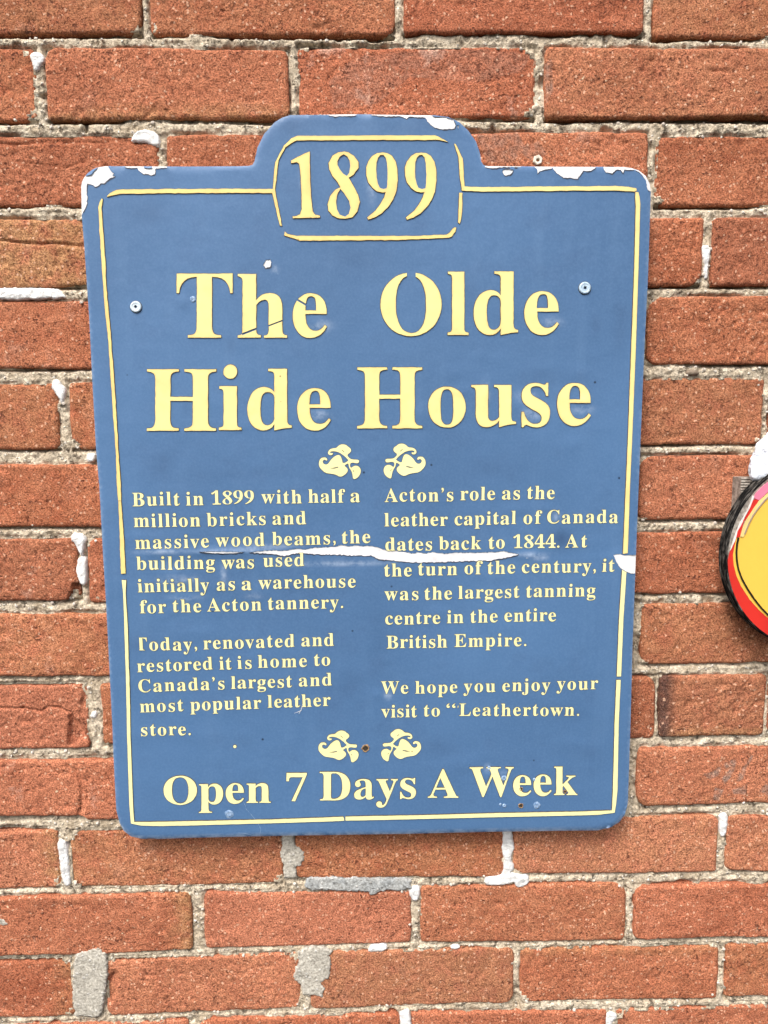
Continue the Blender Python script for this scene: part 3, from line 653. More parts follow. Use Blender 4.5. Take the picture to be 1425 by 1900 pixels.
# film = outline minus chips
def fill_minus(outline, cuts, grid):
    V = []; E = []
    for lp in [outline]+cuts:
        s = len(V); V += [Vector(p) for p in lp]; E += [(s+i, s+(i+1) % len(lp)) for i in range(len(lp))]
    O = np.array(outline); x0, z0 = O.min(0); x1, z1 = O.max(0)
    gx, gz = np.meshgrid(np.arange(x0, x1, grid), np.arange(z0, z1, grid)); gx = gx+np.where(np.arange(gx.shape[0])[:, None] % 2, grid/2, 0)
    gx = gx.ravel(); gz = gz.ravel(); ok = inside(gx, gz, outline); gx = gx[ok]; gz = gz[ok]
    d = seg_dist(gx, gz, outline)
    for c in cuts: d = np.minimum(d, seg_dist(gx, gz, c))
    gx = gx[d > grid*.4]; gz = gz[d > grid*.4]; V += [Vector(p) for p in zip(gx, gz)]
    v, e, f, _, _, _ = delaunay_2d_cdt(V, E, [], 0, 1e-7)
    A = np.array([tuple(p) for p in v]); T = np.array(f); c = A[T].mean(1); ok = inside(c[:, 0], c[:, 1], outline)
    for q in cuts: ok &= ~inside(c[:, 0], c[:, 1], q)
    T = T[ok]; a, b, cc = A[T[:, 0]], A[T[:, 1]], A[T[:, 2]]
    cr = (b[:, 0]-a[:, 0])*(cc[:, 1]-a[:, 1])-(b[:, 1]-a[:, 1])*(cc[:, 0]-a[:, 0])
    T = np.where((cr < 0)[:, None], T[:, ::-1], T)[np.abs(cr) > 1e-13]
    used = np.unique(T); rm = -np.ones(len(A), int); rm[used] = np.arange(len(used)); return A[used], rm[T]
O2 = np.array(OUTW)
inset = [tuple(p) for p in O2]
A, T = fill_minus(inset, chipW, .0032)
yf = y_film(A[:, 0], A[:, 1])
# lips of the torn film stand off the board a little
lip = np.full(len(A), 1.0)
for c in chipW: lip = np.minimum(lip, seg_dist(A[:, 0], A[:, 1], c))
yf = yf-.00012*np.exp(-(lip/.003)**2)*(.6+.6*vnoise(A[:, 0]*80, A[:, 1]*80, 5))
n = len(A); top3 = np.stack([A[:, 0], yf, A[:, 1]], 1); V = np.concatenate([top3, top3, np.stack([A[:, 0], y_board(A[:, 0], A[:, 1])-.0002, A[:, 1]], 1)])
F = [tuple(t) for t in T]; mi = [0]*len(F)
for a, b in boundary(T): F.append((b+n, a+n, a+2*n, b+2*n)); mi.append(1)
M_EDGE_SHADE = mat_simple('film_edge_shade', (.015, .022, .04), (.05, .065, .10), 300, .6)  # dark colour paints the thin shadow line along the torn film
film = from_arrays('blue_film', V, F, [M_FILM, M_EDGE_SHADE], None, False, mi); hang(film, sign)
film.data.polygons.foreach_set('use_smooth', [m == 0 for m in mi]); film.data.update()

def shade_line(lp, k):  # dark ribbon painting the shadow on the lower side of a tear
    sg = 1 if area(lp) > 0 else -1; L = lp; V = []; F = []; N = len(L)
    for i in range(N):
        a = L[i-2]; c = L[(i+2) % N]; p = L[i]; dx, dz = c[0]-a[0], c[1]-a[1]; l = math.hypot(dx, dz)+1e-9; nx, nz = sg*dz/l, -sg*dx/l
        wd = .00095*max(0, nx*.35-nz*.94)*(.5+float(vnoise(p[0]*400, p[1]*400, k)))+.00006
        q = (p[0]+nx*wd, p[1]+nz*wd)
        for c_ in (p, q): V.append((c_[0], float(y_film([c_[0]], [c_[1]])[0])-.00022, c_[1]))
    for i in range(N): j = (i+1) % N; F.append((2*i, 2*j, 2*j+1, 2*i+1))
    o = from_arrays('tear_shade', V, F, [M_EDGE_SHADE], None, False); hang(o, sign)
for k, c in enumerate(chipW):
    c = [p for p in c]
    if k in (2, 9, 11, 12, 8): shade_line(c, k)
    else:
        # painted shade only where the tear runs inside the plaque
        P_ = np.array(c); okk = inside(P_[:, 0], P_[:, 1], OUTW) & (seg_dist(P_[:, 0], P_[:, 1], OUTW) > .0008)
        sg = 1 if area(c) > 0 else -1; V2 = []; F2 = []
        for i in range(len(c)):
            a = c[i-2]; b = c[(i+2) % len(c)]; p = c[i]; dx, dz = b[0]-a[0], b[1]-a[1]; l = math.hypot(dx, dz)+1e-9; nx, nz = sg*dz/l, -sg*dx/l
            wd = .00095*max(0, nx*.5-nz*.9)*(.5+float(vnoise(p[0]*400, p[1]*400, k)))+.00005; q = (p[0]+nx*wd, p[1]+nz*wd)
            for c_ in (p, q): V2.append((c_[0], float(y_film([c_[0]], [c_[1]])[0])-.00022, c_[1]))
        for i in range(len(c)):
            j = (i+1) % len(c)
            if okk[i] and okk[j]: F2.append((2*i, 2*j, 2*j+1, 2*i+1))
        if F2: hang(from_arrays('tear_shade', V2, F2, [M_EDGE_SHADE], None, False), sign)
wear_highlight = np.clip(1-seg_dist(V[:, 0], V[:, 2], OUTW)/.0036, 0, 1)*np.clip((-.712-V[:, 2])/.008, 0, 1)  # pale colour paints the bottom edge highlight, mixed with chalky wear
wear_highlight = np.maximum(wear_highlight, .25*np.clip(1-seg_dist(V[:, 0], V[:, 2], OUTW)/.0016, 0, 1))
for q in [(330,1075,.014,.003),(300,1023,.02,.0018),(430,1021,.03,.0018),(500,1012,.03,.0015),(985,1028,.012,.0016),(345,1110,.012,.002),(415,1068,.002,.008),(900,735,.003,.010),(1080,760,.008,.003),(985,770,.008,.004),(975,735,.007,.004),(1025,598,.007,.003),(590,770,.009,.003),(595,605,.008,.004),
          (1033,958,.003,.003),(905,1425,.0025,.003),(935,1440,.003,.004),(565,335,.003,.011),(690,340,.003,.012),(510,500,.003,.003),(630,1045,.04,.002),(1003,1035,.006,.002),(470,1105,.006,.002),(720,1290,.003,.003)]:
    X, Z = at(q[0], q[1], YP); wear_highlight = np.maximum(wear_highlight, .55*np.exp(-((V[:, 0]-X)/q[2])**2-((V[:, 2]-Z)/q[3])**2))  # pale spots paint highlights on the film bulges
grime = np.zeros(len(V))
for q in [(1043,1000,.009,.008,.8),(300,855,.012,.010,.5),(262,1195,.010,.007,.5),(640,1270,.018,.012,.4),(430,640,.004,.008,.4),(300,760,.012,.008,.35),(1000,700,.02,.01,.35),(1150,610,.006,.02,.4),(560,1090,.02,.006,.3),(870,560,.008,.02,.3),(1060,1320,.012,.01,.4),
          (700,1180,.008,.03,.3),(450,880,.03,.006,.3),(900,870,.03,.01,.3),(660,480,.02,.01,.3),(1105,605,.004,.008,.5),(345,230,.02,.02,.0),(205,700,.004,.05,.3),(820,1390,.02,.008,.35),(280,395,.015,.01,.4),(540,230,.02,.006,.4),(760,235,.03,.005,.35)]:
    X, Z = at(q[0], q[1], YP); grime = np.maximum(grime, q[4]*(1.0 if q[0] == 1043 else .5)*np.exp(-((V[:, 0]-X)/q[2])**2-((V[:, 2]-Z)/q[3])**2))
for nm, arr in (('wear_highlight', wear_highlight), ('grime', grime)):
    a = film.data.attributes.new(nm, 'FLOAT', 'POINT'); a.data.foreach_set('value', arr.astype(np.float32))

# ---- lettering
GL = json.loads(r'''{",":[219,[[59,-118,102,-100,134,-74,158,-43,171,-9,176,26,173,59,163,86,149,106,129,119,105,123,81,119,63,107,50,89,46,66,50,43,60,26,75,15,95,10,98,-19,93,-50,80,-78,59,-99]]],".":[219,[[109,111,86,106,67,93,54,74,49,51,54,28,67,9,86,-4,109,-9,132,-4,151,9,164,28,169,51,164,74,151,93,132,106]]],"1":[559,[[97,0,97,53,179,53,202,57,217,67,226,87,229,118,229,619,193,577,161,544,140,528,120,518,100,515,78,520,59,535,46,559,42,589,74,599,110,613,150,634,196,666,266,718,378,718,378,118,381,91,388,70,403,57,429,53,510,53,510,0]]],"4":[559,[[180,0,180,53,208,53,240,56,266,66,279,78,287,98,290,125,290,186,13,186,13,247,297,714,436,714,436,252,540,252,540,186,436,186,436,125,439,98,447,78,460,66,487,56,518,53,531,53,531,0],[83,252,290,252,290,427,292,522,297,619,282,587,259,545,235,503,218,475]]],"7":[559,[[165,0,431,605,168,605,145,602,128,592,116,576,110,554,104,504,44,504,49,714,526,714,526,665,250,0]]],"8":[559,[[273,-10,221,-7,175,2,136,16,103,35,76,58,56,86,42,116,33,148,30,182,34,223,48,258,71,288,117,326,177,361,124,398,85,440,67,471,57,505,53,542,59,588,75,631,93,656,117,679,148,698,186,712,232,721,285,724,335,721,378,712,414,696,445,675,468,648,485,618,495,585,498,549,494,512,482,480,462,454,419,420,363,387,417,358,460,328,491,297,512,264,525,228,529,189,525,145,512,105,491,71,462,43,424,20,381,3,330,-7],[302,421,334,444,356,472,368,507,372,551,369,579,362,606,349,630,331,649,307,662,279,666,254,662,233,652,216,634,200,598,194,554,197,522,206,495,222,474,256,446],[278,47,310,51,337,63,360,82,376,108,387,138,390,172,386,203,375,230,356,254,310,287,244,321,213,296,188,265,175,240,168,211,165,178,168,142,179,110,196,84,219,63,246,51]]],"9":[559,[[227,-10,173,-6,131,7,100,25,79,49,67,76,63,103,66,123,75,140,90,153,112,160,130,119,154,84,175,67,201,56,232,53,267,59,297,77,322,106,342,148,357,201,367,266,373,343,348,316,316,295,277,280,231,275,190,278,153,288,119,305,90,328,66,358,49,393,38,435,35,482,38,528,47,570,62,609,84,642,110,671,142,694,178,710,219,721,264,724,311,720,354,708,393,689,428,661,457,625,482,580,500,526,510,462,514,388,510,308,498,234,477,166,448,107,422,73,393,44,359,21,320,4,276,-7],[274,347,307,352,334,366,356,387,373,414,369,492,360,553,344,600,323,631,299,651,270,657,244,652,221,638,204,615,190,582,183,539,180,488,184,437,195,398,214,370,240,353]]],"A":[650,[[-13,0,-13,27,14,32,35,45,54,71,73,111,307,694,334,693,572,129,594,83,612,51,625,38,641,30,660,27,660,0,341,0,341,27,376,30,402,37,417,50,422,68,418,88,406,121,376,197,154,197,117,105,113,88,111,72,116,52,129,38,152,30,184,27,190,27,190,0],[169,239,360,239,263,475]]],"B":[659,[[24,0,24,26,54,29,77,37,93,48,107,77,111,122,111,549,109,587,103,614,92,633,76,645,53,651,23,653,23,678,328,678,398,675,456,665,504,649,542,627,569,598,585,563,590,522,585,484,572,450,549,422,518,399,477,381,427,368,487,353,536,332,574,307,601,275,618,238,623,196,619,152,605,113,583,80,553,52,514,29,468,13,414,3,354,0],[271,375,280,375,328,378,365,389,392,406,410,431,420,467,424,514,421,555,414,589,401,614,382,632,356,642,322,646,294,643,280,633,273,613,271,582],[330,36,369,40,400,52,422,73,436,103,445,142,448,191,444,241,432,280,413,309,384,328,344,340,294,344,271,344,271,97,274,68,284,50,301,39]]],"C":[697,[[382,-16,318,-11,259,4,205,30,157,64,116,106,83,156,59,212,44,273,39,340,44,406,59,467,84,523,117,572,158,613,207,648,261,673,321,688,386,693,434,689,488,676,547,655,562,650,577,648,599,653,614,668,624,693,650,693,650,459,625,459,599,517,568,566,531,606,489,636,443,654,395,660,353,655,316,640,285,615,259,579,239,534,225,478,217,413,214,337,217,266,227,205,242,153,264,111,292,77,327,54,367,40,414,35,454,38,494,49,533,67,571,91,606,121,638,158,666,132,630,87,589,50,544,21,494,0,440,-12]]],"D":[738,[[30,0,30,26,69,32,94,44,106,69,110,111,110,557,108,592,101,618,91,635,64,648,22,653,22,678,330,678,399,674,460,664,515,646,563,622,604,590,637,552,663,508,682,457,693,401,697,339,691,260,675,191,647,132,608,85,558,48,496,21,424,5,340,0],[331,36,377,41,416,55,449,78,476,112,496,154,510,207,519,269,522,341,519,412,510,474,495,526,475,569,448,602,415,626,377,640,332,645,301,641,282,631,274,609,271,573,271,107,274,72,282,51,300,40]]],"E":[658,[[21,0,21,25,53,27,77,33,93,44,104,60,110,84,112,116,112,549,110,587,103,615,93,634,76,644,53,651,24,653,24,678,594,678,594,476,571,476,562,519,549,555,530,583,507,605,465,625,411,637,345,641,317,640,298,638,285,632,277,621,273,603,272,578,272,366,288,366,329,370,361,381,386,401,405,428,419,466,429,514,453,514,453,176,428,176,420,230,407,270,386,299,359,318,322,328,276,331,272,331,272,100,276,70,286,52,307,44,343,41,410,45,467,58,498,71,527,89,552,112,585,156,612,213,640,213,599,0]]],"H":[779,[[23,0,23,26,54,29,77,36,93,47,103,64,109,88,111,120,111,564,106,605,93,631,66,646,24,653,24,678,360,678,360,653,328,649,304,643,288,633,278,618,273,596,271,564,271,373,509,373,509,564,507,596,502,618,493,633,477,643,453,649,420,653,420,678,755,678,755,653,712,646,686,632,673,606,669,564,669,120,673,77,687,49,702,37,725,29,755,26,755,0,420,0,420,26,463,32,490,46,501,62,507,86,509,120,509,329,271,329,271,120,273,88,279,64,289,47,305,36,329,29,360,26,360,0]]],"L":[635,[[23,0,23,26,54,29,77,36,93,47,103,64,109,88,111,120,111,564,109,594,103,617,93,633,66,647,24,653,24,678,372,678,372,653,337,651,310,646,291,636,280,620,273,597,271,564,271,123,272,92,276,70,284,55,298,47,318,42,348,41,414,45,469,59,499,74,527,93,551,119,582,167,609,230,636,230,598,0]]],"O":[782,[[388,-16,340,-13,294,-4,251,11,211,31,174,56,141,86,111,120,87,158,67,199,53,243,44,290,41,339,44,388,53,434,67,479,87,520,111,557,141,592,175,621,212,647,254,667,298,682,345,691,395,694,443,691,489,682,532,668,572,648,609,623,642,594,671,560,696,522,716,481,730,436,739,389,742,339,739,290,730,243,716,199,695,158,671,120,641,86,607,56,570,31,529,11,484,-4,437,-13],[394,18,439,25,478,44,509,77,534,123,551,182,562,254,565,339,562,413,553,478,538,533,518,579,492,614,461,640,426,655,387,660,342,653,303,634,272,601,247,555,230,496,219,424,216,339,219,265,228,201,243,146,264,100,290,64,321,39,355,23]]],"T":[630,[[137,0,137,26,169,28,194,35,212,46,223,63,230,88,232,120,232,645,222,645,173,640,131,625,97,601,71,567,53,524,43,473,16,473,16,678,611,678,611,472,586,472,576,525,558,568,531,602,496,626,452,640,400,645,392,645,392,120,394,87,401,62,412,45,429,34,454,28,488,26,488,0]]],"W":[910,[[254,-16,48,585,36,615,23,636,4,648,-23,653,-23,678,269,678,269,653,242,650,223,643,213,631,209,611,212,587,220,555,332,228,448,525,426,594,414,623,398,640,375,648,341,653,341,678,654,678,654,653,624,651,602,643,589,631,585,613,587,598,594,575,706,247,805,550,814,582,817,605,813,627,801,641,780,649,749,653,749,678,929,678,929,653,904,644,885,627,870,601,856,565,664,-16,637,-16,470,460,283,-16]]],"a":[512,[[379,-15,346,-11,321,2,305,23,298,52,263,24,225,3,185,-9,142,-13,110,-10,82,0,60,17,43,39,33,65,30,94,34,126,46,154,66,180,95,203,146,230,213,257,296,283,296,359,292,395,278,421,255,435,220,440,184,436,162,426,155,408,159,399,169,382,180,363,183,344,178,320,164,301,142,288,115,284,87,289,67,303,53,324,49,352,55,385,73,415,103,439,141,458,188,470,241,474,305,470,356,457,392,435,416,404,431,363,436,313,436,93,437,72,439,59,444,53,453,51,464,54,477,62,490,41,456,10,419,-9],[225,50,241,53,259,61,278,75,296,94,296,252,253,238,219,218,195,193,181,162,176,125,179,92,188,69,204,55]]],"b":[537,[[64,-17,64,578,62,616,55,638,39,649,12,654,12,678,206,678,206,415,232,441,261,459,294,470,329,474,363,471,394,461,423,445,448,423,469,397,486,365,499,329,506,290,509,247,506,198,496,153,481,112,459,75,433,44,402,19,366,0,328,-11,286,-15,242,-9,198,10,156,42,79,-17],[272,21,296,24,317,34,333,50,345,73,356,115,363,170,365,238,363,294,356,339,344,374,327,398,304,412,274,417,252,413,231,402,215,383,206,360,206,102,210,67,223,41,243,26]]],"c":[437,[[232,-15,195,-12,161,-1,129,16,100,39,76,68,56,101,41,139,32,179,29,223,32,270,43,313,60,353,82,388,110,417,143,442,179,460,218,471,260,475,305,472,342,461,373,444,395,421,409,395,413,365,409,340,397,321,377,308,352,304,326,308,307,321,296,343,292,373,293,389,294,404,289,425,275,438,252,442,221,435,198,416,181,383,170,338,167,279,171,212,183,157,204,114,224,89,248,71,274,61,304,57,339,63,372,79,404,107,424,90,392,52,357,23,319,2,277,-11]]],"d":[551,[[208,-15,175,-12,144,-1,116,16,90,38,69,66,52,99,35,156,29,219,32,268,40,313,54,354,72,389,94,419,121,443,151,460,183,471,217,474,250,470,281,460,308,442,332,417,332,597,328,623,316,641,295,650,262,654,262,678,475,678,475,112,477,81,484,61,498,48,526,41,526,16,438,8,332,-15,332,58,309,26,280,3,247,-10],[255,42,278,47,301,62,320,84,332,113,332,360,324,383,307,402,285,414,259,418,231,413,209,397,194,372,180,313,175,228,179,146,193,87,208,62,229,47]]],"e":[448,[[229,-15,192,-12,157,-1,126,16,98,39,74,68,55,102,41,142,32,186,29,234,32,279,41,320,56,358,76,391,101,420,130,443,162,460,197,471,234,474,275,470,311,460,343,442,371,417,393,386,408,349,418,306,421,258,421,247,174,247,178,191,189,145,206,109,230,83,260,68,297,63,326,67,353,79,378,100,402,128,424,108,393,64,358,29,319,5,276,-10],[173,286,300,286,300,320,297,375,288,413,277,429,261,439,240,442,216,436,197,420,184,392,176,353,173,303]]],"f":[318,[[22,0,22,24,44,27,59,33,68,41,74,52,77,72,78,109,78,412,24,412,24,462,78,462,78,526,81,563,90,596,105,625,126,649,162,673,206,687,259,692,298,689,331,679,357,664,376,643,388,620,392,595,388,567,375,546,356,533,334,529,310,533,291,544,279,560,275,582,278,603,287,626,292,635,294,644,291,653,282,658,268,660,250,658,237,651,229,640,222,615,220,581,220,462,303,462,303,412,220,412,220,97,224,60,235,38,258,28,297,24,297,0]]],"g":[487,[[217,-209,158,-206,109,-197,71,-181,43,-160,27,-137,21,-111,26,-88,41,-68,67,-52,102,-38,73,-21,52,-1,39,21,35,45,38,69,47,90,63,110,99,138,152,164,109,184,76,209,52,240,38,275,33,316,36,346,45,374,59,399,90,430,131,454,179,469,234,474,292,469,347,453,472,453,472,399,399,399,418,369,430,337,434,303,428,262,411,225,384,195,348,172,305,158,256,153,234,154,211,155,187,151,168,141,154,125,150,106,154,92,165,81,184,75,210,73,261,73,332,70,386,60,413,50,435,36,451,19,465,-14,470,-55,466,-89,454,-119,434,-146,406,-168,356,-191,293,-204],[234,185,256,189,272,199,284,217,294,257,297,314,294,371,284,411,272,428,256,439,234,442,213,439,196,428,185,411,174,371,170,314,174,257,185,217,196,199,213,189],[239,-173,294,-170,337,-161,368,-146,386,-125,392,-98,390,-82,383,-70,371,-62,344,-54,305,-51,144,-51,125,-68,113,-87,109,-108,113,-125,123,-140,141,-154,181,-168]]],"h":[567,[[27,0,27,24,52,28,67,38,75,56,78,83,78,594,76,621,68,639,53,650,28,655,28,678,220,678,220,397,250,431,284,455,321,469,362,474,402,470,434,456,460,434,478,403,488,364,492,315,492,83,495,56,502,39,517,28,541,24,541,0,301,0,301,24,308,24,326,28,340,39,347,57,350,83,350,323,348,359,341,384,333,395,320,402,302,404,272,398,245,380,220,350,220,83,222,56,230,39,244,28,268,24,268,0]]],"i":[295,[[150,539,121,544,97,561,80,585,75,614,80,644,97,668,121,685,150,690,179,685,204,668,220,644,225,614,220,585,203,561,179,544],[27,0,27,24,52,29,68,38,75,55,78,83,78,375,76,406,70,424,55,433,30,437,31,462,221,462,221,83,223,56,230,39,244,29,268,24,268,0]]],"j":[312,[[158,541,129,546,105,562,88,587,83,616,89,646,105,670,129,687,158,692,188,687,212,670,229,646,234,616,229,587,212,563,188,547],[53,-209,17,-206,-16,-195,-44,-179,-65,-157,-79,-132,-83,-104,-79,-79,-67,-60,-47,-47,-22,-43,3,-47,22,-58,35,-76,39,-98,36,-114,28,-130,19,-145,16,-153,19,-165,29,-172,46,-174,65,-171,79,-163,87,-149,93,-119,95,-80,95,372,92,404,83,424,65,434,33,438,33,462,237,462,237,-32,234,-73,225,-109,210,-140,189,-165,152,-189,107,-204]]],"k":[534,[[26,0,26,24,52,29,68,39,75,56,78,83,78,592,76,621,70,640,56,649,30,654,31,678,220,678,220,251,338,369,357,393,363,414,357,427,340,434,311,437,306,437,306,462,514,462,514,437,477,430,442,413,409,387,331,311,515,51,528,36,543,27,560,24,560,0,314,0,314,24,323,24,341,27,352,34,356,47,353,59,345,73,242,219,220,200,220,83,222,56,230,39,244,29,268,24,268,0]]],"l":[297,[[27,0,27,24,52,29,68,38,75,55,78,83,78,592,76,620,70,639,56,650,30,654,30,678,221,678,221,83,223,56,230,39,244,29,268,24,268,0]]],"m":[825,[[27,0,27,24,52,28,67,38,75,56,78,83,78,377,76,404,68,423,53,434,28,438,28,462,218,462,218,394,248,429,280,454,315,469,353,474,391,471,422,460,447,443,465,420,477,389,508,426,542,453,580,469,622,474,661,470,693,456,718,434,736,403,746,364,750,315,750,83,752,56,760,39,774,28,798,24,798,0,562,0,562,24,586,28,600,39,608,57,610,83,610,323,608,359,601,384,593,395,580,402,562,404,534,398,507,381,483,353,483,83,485,57,493,39,507,28,530,24,530,0,297,0,297,24,321,28,335,39,343,57,345,83,345,323,343,358,336,384,328,395,315,402,297,404,267,398,241,380,218,350,218,83,220,57,227,40,241,29,264,24,264,0]]],"n":[567,[[27,0,27,24,52,28,67,38,75,56,78,83,78,377,76,404,68,423,53,434,28,438,28,462,220,462,220,398,250,431,283,455,321,469,362,474,402,470,434,456,460,434,478,403,488,364,492,315,492,83,495,56,502,39,517,28,541,24,541,0,301,0,301,24,308,24,326,28,340,39,347,57,350,83,350,323,348,359,341,384,333,395,320,402,302,404,272,398,245,380,220,350,220,83,222,56,230,39,244,28,268,24,268,0]]],"o":[501,[[251,-15,209,-11,170,-1,135,17,103,41,77,70,56,105,40,143,31,185,28,229,31,275,40,317,56,356,77,390,103,419,135,443,170,460,208,471,250,474,292,471,330,460,365,443,396,420,422,391,444,357,459,318,469,276,472,229,469,183,459,141,444,102,422,68,396,39,366,16,331,-1,293,-12],[251,17,276,22,296,35,311,58,319,84,324,121,326,170,327,229,325,307,319,365,309,403,295,426,275,440,251,445,225,440,205,426,191,403,178,338,174,230,175,170,178,122,183,84,191,58,206,35,226,22]]],"p":[553,[[26,-207,26,-184,46,-181,60,-175,69,-164,75,-150,77,-129,78,-95,78,362,76,400,69,422,55,433,29,439,29,462,213,462,213,391,238,428,268,454,303,470,343,475,377,472,408,461,436,444,461,421,482,393,499,360,515,302,521,238,515,169,498,108,481,72,459,42,434,18,404,-1,373,-11,338,-15,303,-11,272,1,244,20,220,48,220,-86,222,-121,226,-147,235,-165,249,-175,268,-181,294,-183,294,-207],[291,42,319,47,340,62,356,88,367,125,374,172,376,230,372,310,359,369,345,394,324,409,296,414,274,410,254,398,236,378,220,350,220,102,233,76,249,57,269,46]]],"r":[428,[[27,0,27,24,52,29,68,38,75,55,78,83,78,375,76,406,69,425,55,433,30,437,31,462,217,462,217,375,245,417,279,449,313,468,347,474,373,472,394,464,410,453,426,428,431,396,427,370,414,349,394,336,369,331,346,334,331,344,319,357,308,372,296,383,281,387,261,380,241,360,227,327,222,286,222,83,226,55,237,38,258,28,294,24,294,0]]],"s":[429,[[225,-15,181,-9,129,9,120,12,109,13,95,10,84,1,76,-13,53,-13,53,157,79,157,91,118,107,85,129,58,154,38,181,26,209,22,242,26,266,40,281,60,286,87,280,113,262,136,232,156,159,193,113,221,81,252,67,275,58,300,55,328,60,368,73,403,97,433,128,456,165,470,210,475,227,474,247,471,296,458,307,456,317,454,332,459,343,475,363,475,363,330,340,330,328,363,312,391,293,413,271,428,247,438,222,441,194,437,173,426,160,408,156,386,160,364,172,346,191,330,218,315,285,282,329,255,360,226,373,202,380,174,383,141,378,96,364,58,340,27,307,4,269,-10]]],"t":[340,[[184,-14,148,-11,119,-1,98,16,84,39,75,69,72,106,72,415,30,415,30,446,85,500,131,550,167,593,192,631,215,631,215,462,309,462,309,415,215,415,215,122,217,95,223,76,233,64,250,60,272,66,291,83,307,111,331,98,310,58,285,26,256,4,222,-10]]],"u":[558,[[195,-15,153,-11,121,3,97,26,81,57,71,96,68,144,68,369,66,399,59,421,43,433,17,438,17,462,211,462,211,110,214,87,225,69,241,57,263,53,292,58,318,73,340,98,340,369,337,401,329,422,312,434,282,438,282,462,482,462,482,104,485,76,493,58,509,49,536,44,536,19,478,15,412,4,340,-15,340,60,312,29,277,5,238,-10]]],"v":[456,[[212,-15,57,369,45,397,33,419,18,432,-4,437,-4,462,244,462,244,438,232,438,210,435,196,426,192,411,194,399,275,182,351,376,357,394,359,405,353,423,334,434,303,438,303,462,454,462,454,439,430,430,414,415,401,393,387,362,238,-15]]],"w":[647,[[182,-15,25,394,18,411,9,424,-2,432,-16,437,-16,462,206,462,206,437,189,435,178,431,172,423,170,411,172,396,178,376,248,189,314,350,299,396,291,417,282,430,270,436,250,439,250,462,481,462,481,437,458,433,445,425,440,411,441,401,443,390,500,210,569,381,574,397,576,410,573,422,566,430,551,435,530,439,530,462,663,462,663,439,645,435,633,424,623,406,613,384,453,-15,430,-15,332,293,208,-15]]],"y":[447,[[78,-209,54,-206,33,-199,15,-186,1,-169,-7,-149,-10,-125,-6,-101,7,-79,27,-64,53,-59,77,-63,95,-73,107,-91,111,-113,111,-121,110,-130,115,-143,128,-147,147,-138,170,-110,182,-90,193,-66,201,-39,209,-7,54,373,45,394,37,410,23,428,12,435,-5,437,-7,437,-7,462,241,462,241,437,217,435,202,431,194,423,191,409,193,397,198,382,276,177,343,359,352,387,354,408,351,422,342,431,325,436,302,437,302,462,446,462,446,437,427,432,413,418,400,394,386,361,241,-36,216,-97,193,-143,168,-174,142,-195,113,-205]]],"’":[219,[[59,445,99,462,131,487,154,519,168,556,173,598,168,634,155,664,134,684,106,691,82,687,63,676,51,656,46,630,50,608,61,590,77,577,99,571,99,542,95,516,83,490,59,464]]],"“":[427,[[373,691,333,674,301,649,278,617,264,580,259,538,264,502,277,472,298,452,326,445,350,449,369,461,381,480,386,506,382,528,372,546,355,559,333,565,333,594,337,620,349,646,373,672],[155,691,115,674,83,649,60,617,46,580,41,538,46,502,59,472,80,452,108,445,132,449,151,461,163,480,168,506,164,528,154,546,137,559,115,565,115,594,119,620,131,646,155,672]]]}''')
GL[','] = [GL['’'][0], [[v-(510 if i % 2 else 0) for i, v in enumerate(l)] for l in GL['’'][1]]]
DIG = {'9': [[(780,283),(745,288),(715,305),(690,340),(677,375),(678,430),(690,470),(715,505),(745,528),(780,535),(800,533),(790,565),(765,610),(735,650),(705,675),(683,692),(690,706),(730,692),(775,665),(815,625),(845,580),(865,530),(875,460),(873,390),(862,340),(840,305),(810,287)],
             [(765,300),(752,315),(742,345),(740,390),(742,440),(750,480),(762,505),(785,513),(805,508),(810,480),(812,420),(808,350),(800,315),(785,298)]],
 '8': [[(540,278),(500,283),(465,305),(440,350),(445,390),(465,430),(500,475),(515,503),(480,520),(450,560),(435,610),(440,650),(465,680),(500,697),(545,700),(590,692),(620,655),(637,595),(625,550),(600,500),(575,455),(565,443),(595,425),(628,380),(628,345),(600,305),(565,283)],
       [(535,295),(510,310),(495,340),(497,362),(512,392),(530,415),(555,432),(570,410),(577,370),(572,335),(560,310)], [(515,513),(495,545),(488,590),(492,640),(510,675),(545,688),(568,670),(578,630),(570,590),(545,550)]],
 '1': [[(322,278),(290,290),(203,335),(205,350),(240,345),(255,355),(263,400),(270,520),(272,640),(262,672),(240,683),(215,687),(216,697),(387,693),(385,682),(355,675),(340,655),(330,560),(324,440),(322,350)]]}
for ch, lp in DIG.items():
    if ch == '1': continue
    xs = [p[0] for p in lp[0]]; g0 = [v for l in GL[ch][1] for v in l]; a, b, c, d = min(g0[0::2]), max(g0[0::2]), -12, 692
    GL[ch] = [GL[ch][0], [[int(round(v)) for p in smooth_poly(l, 1) for v in (a+(p[0]-min(xs))/(max(xs)-min(xs))*(b-a), c+(706-p[1])/(706-278)*(d-c))] for l in lp]]
def offset_loop(lp, d):
    n = len(lp); out = []; s = 1 if area(lp) > 0 else -1
    for i in range(n):
        a = lp[i-1]; b = lp[i]; c = lp[(i+1) % n]
        e1 = (b[0]-a[0], b[1]-a[1]); e2 = (c[0]-b[0], c[1]-b[1]); l1 = math.hypot(*e1)+1e-12; l2 = math.hypot(*e2)+1e-12
        nx = e1[1]/l1+e2[1]/l2; nz = -e1[0]/l1-e2[0]/l2; l = math.hypot(nx, nz)+1e-9
        out.append((b[0]+nx/l*d, b[1]+nz/l*d))
    return out
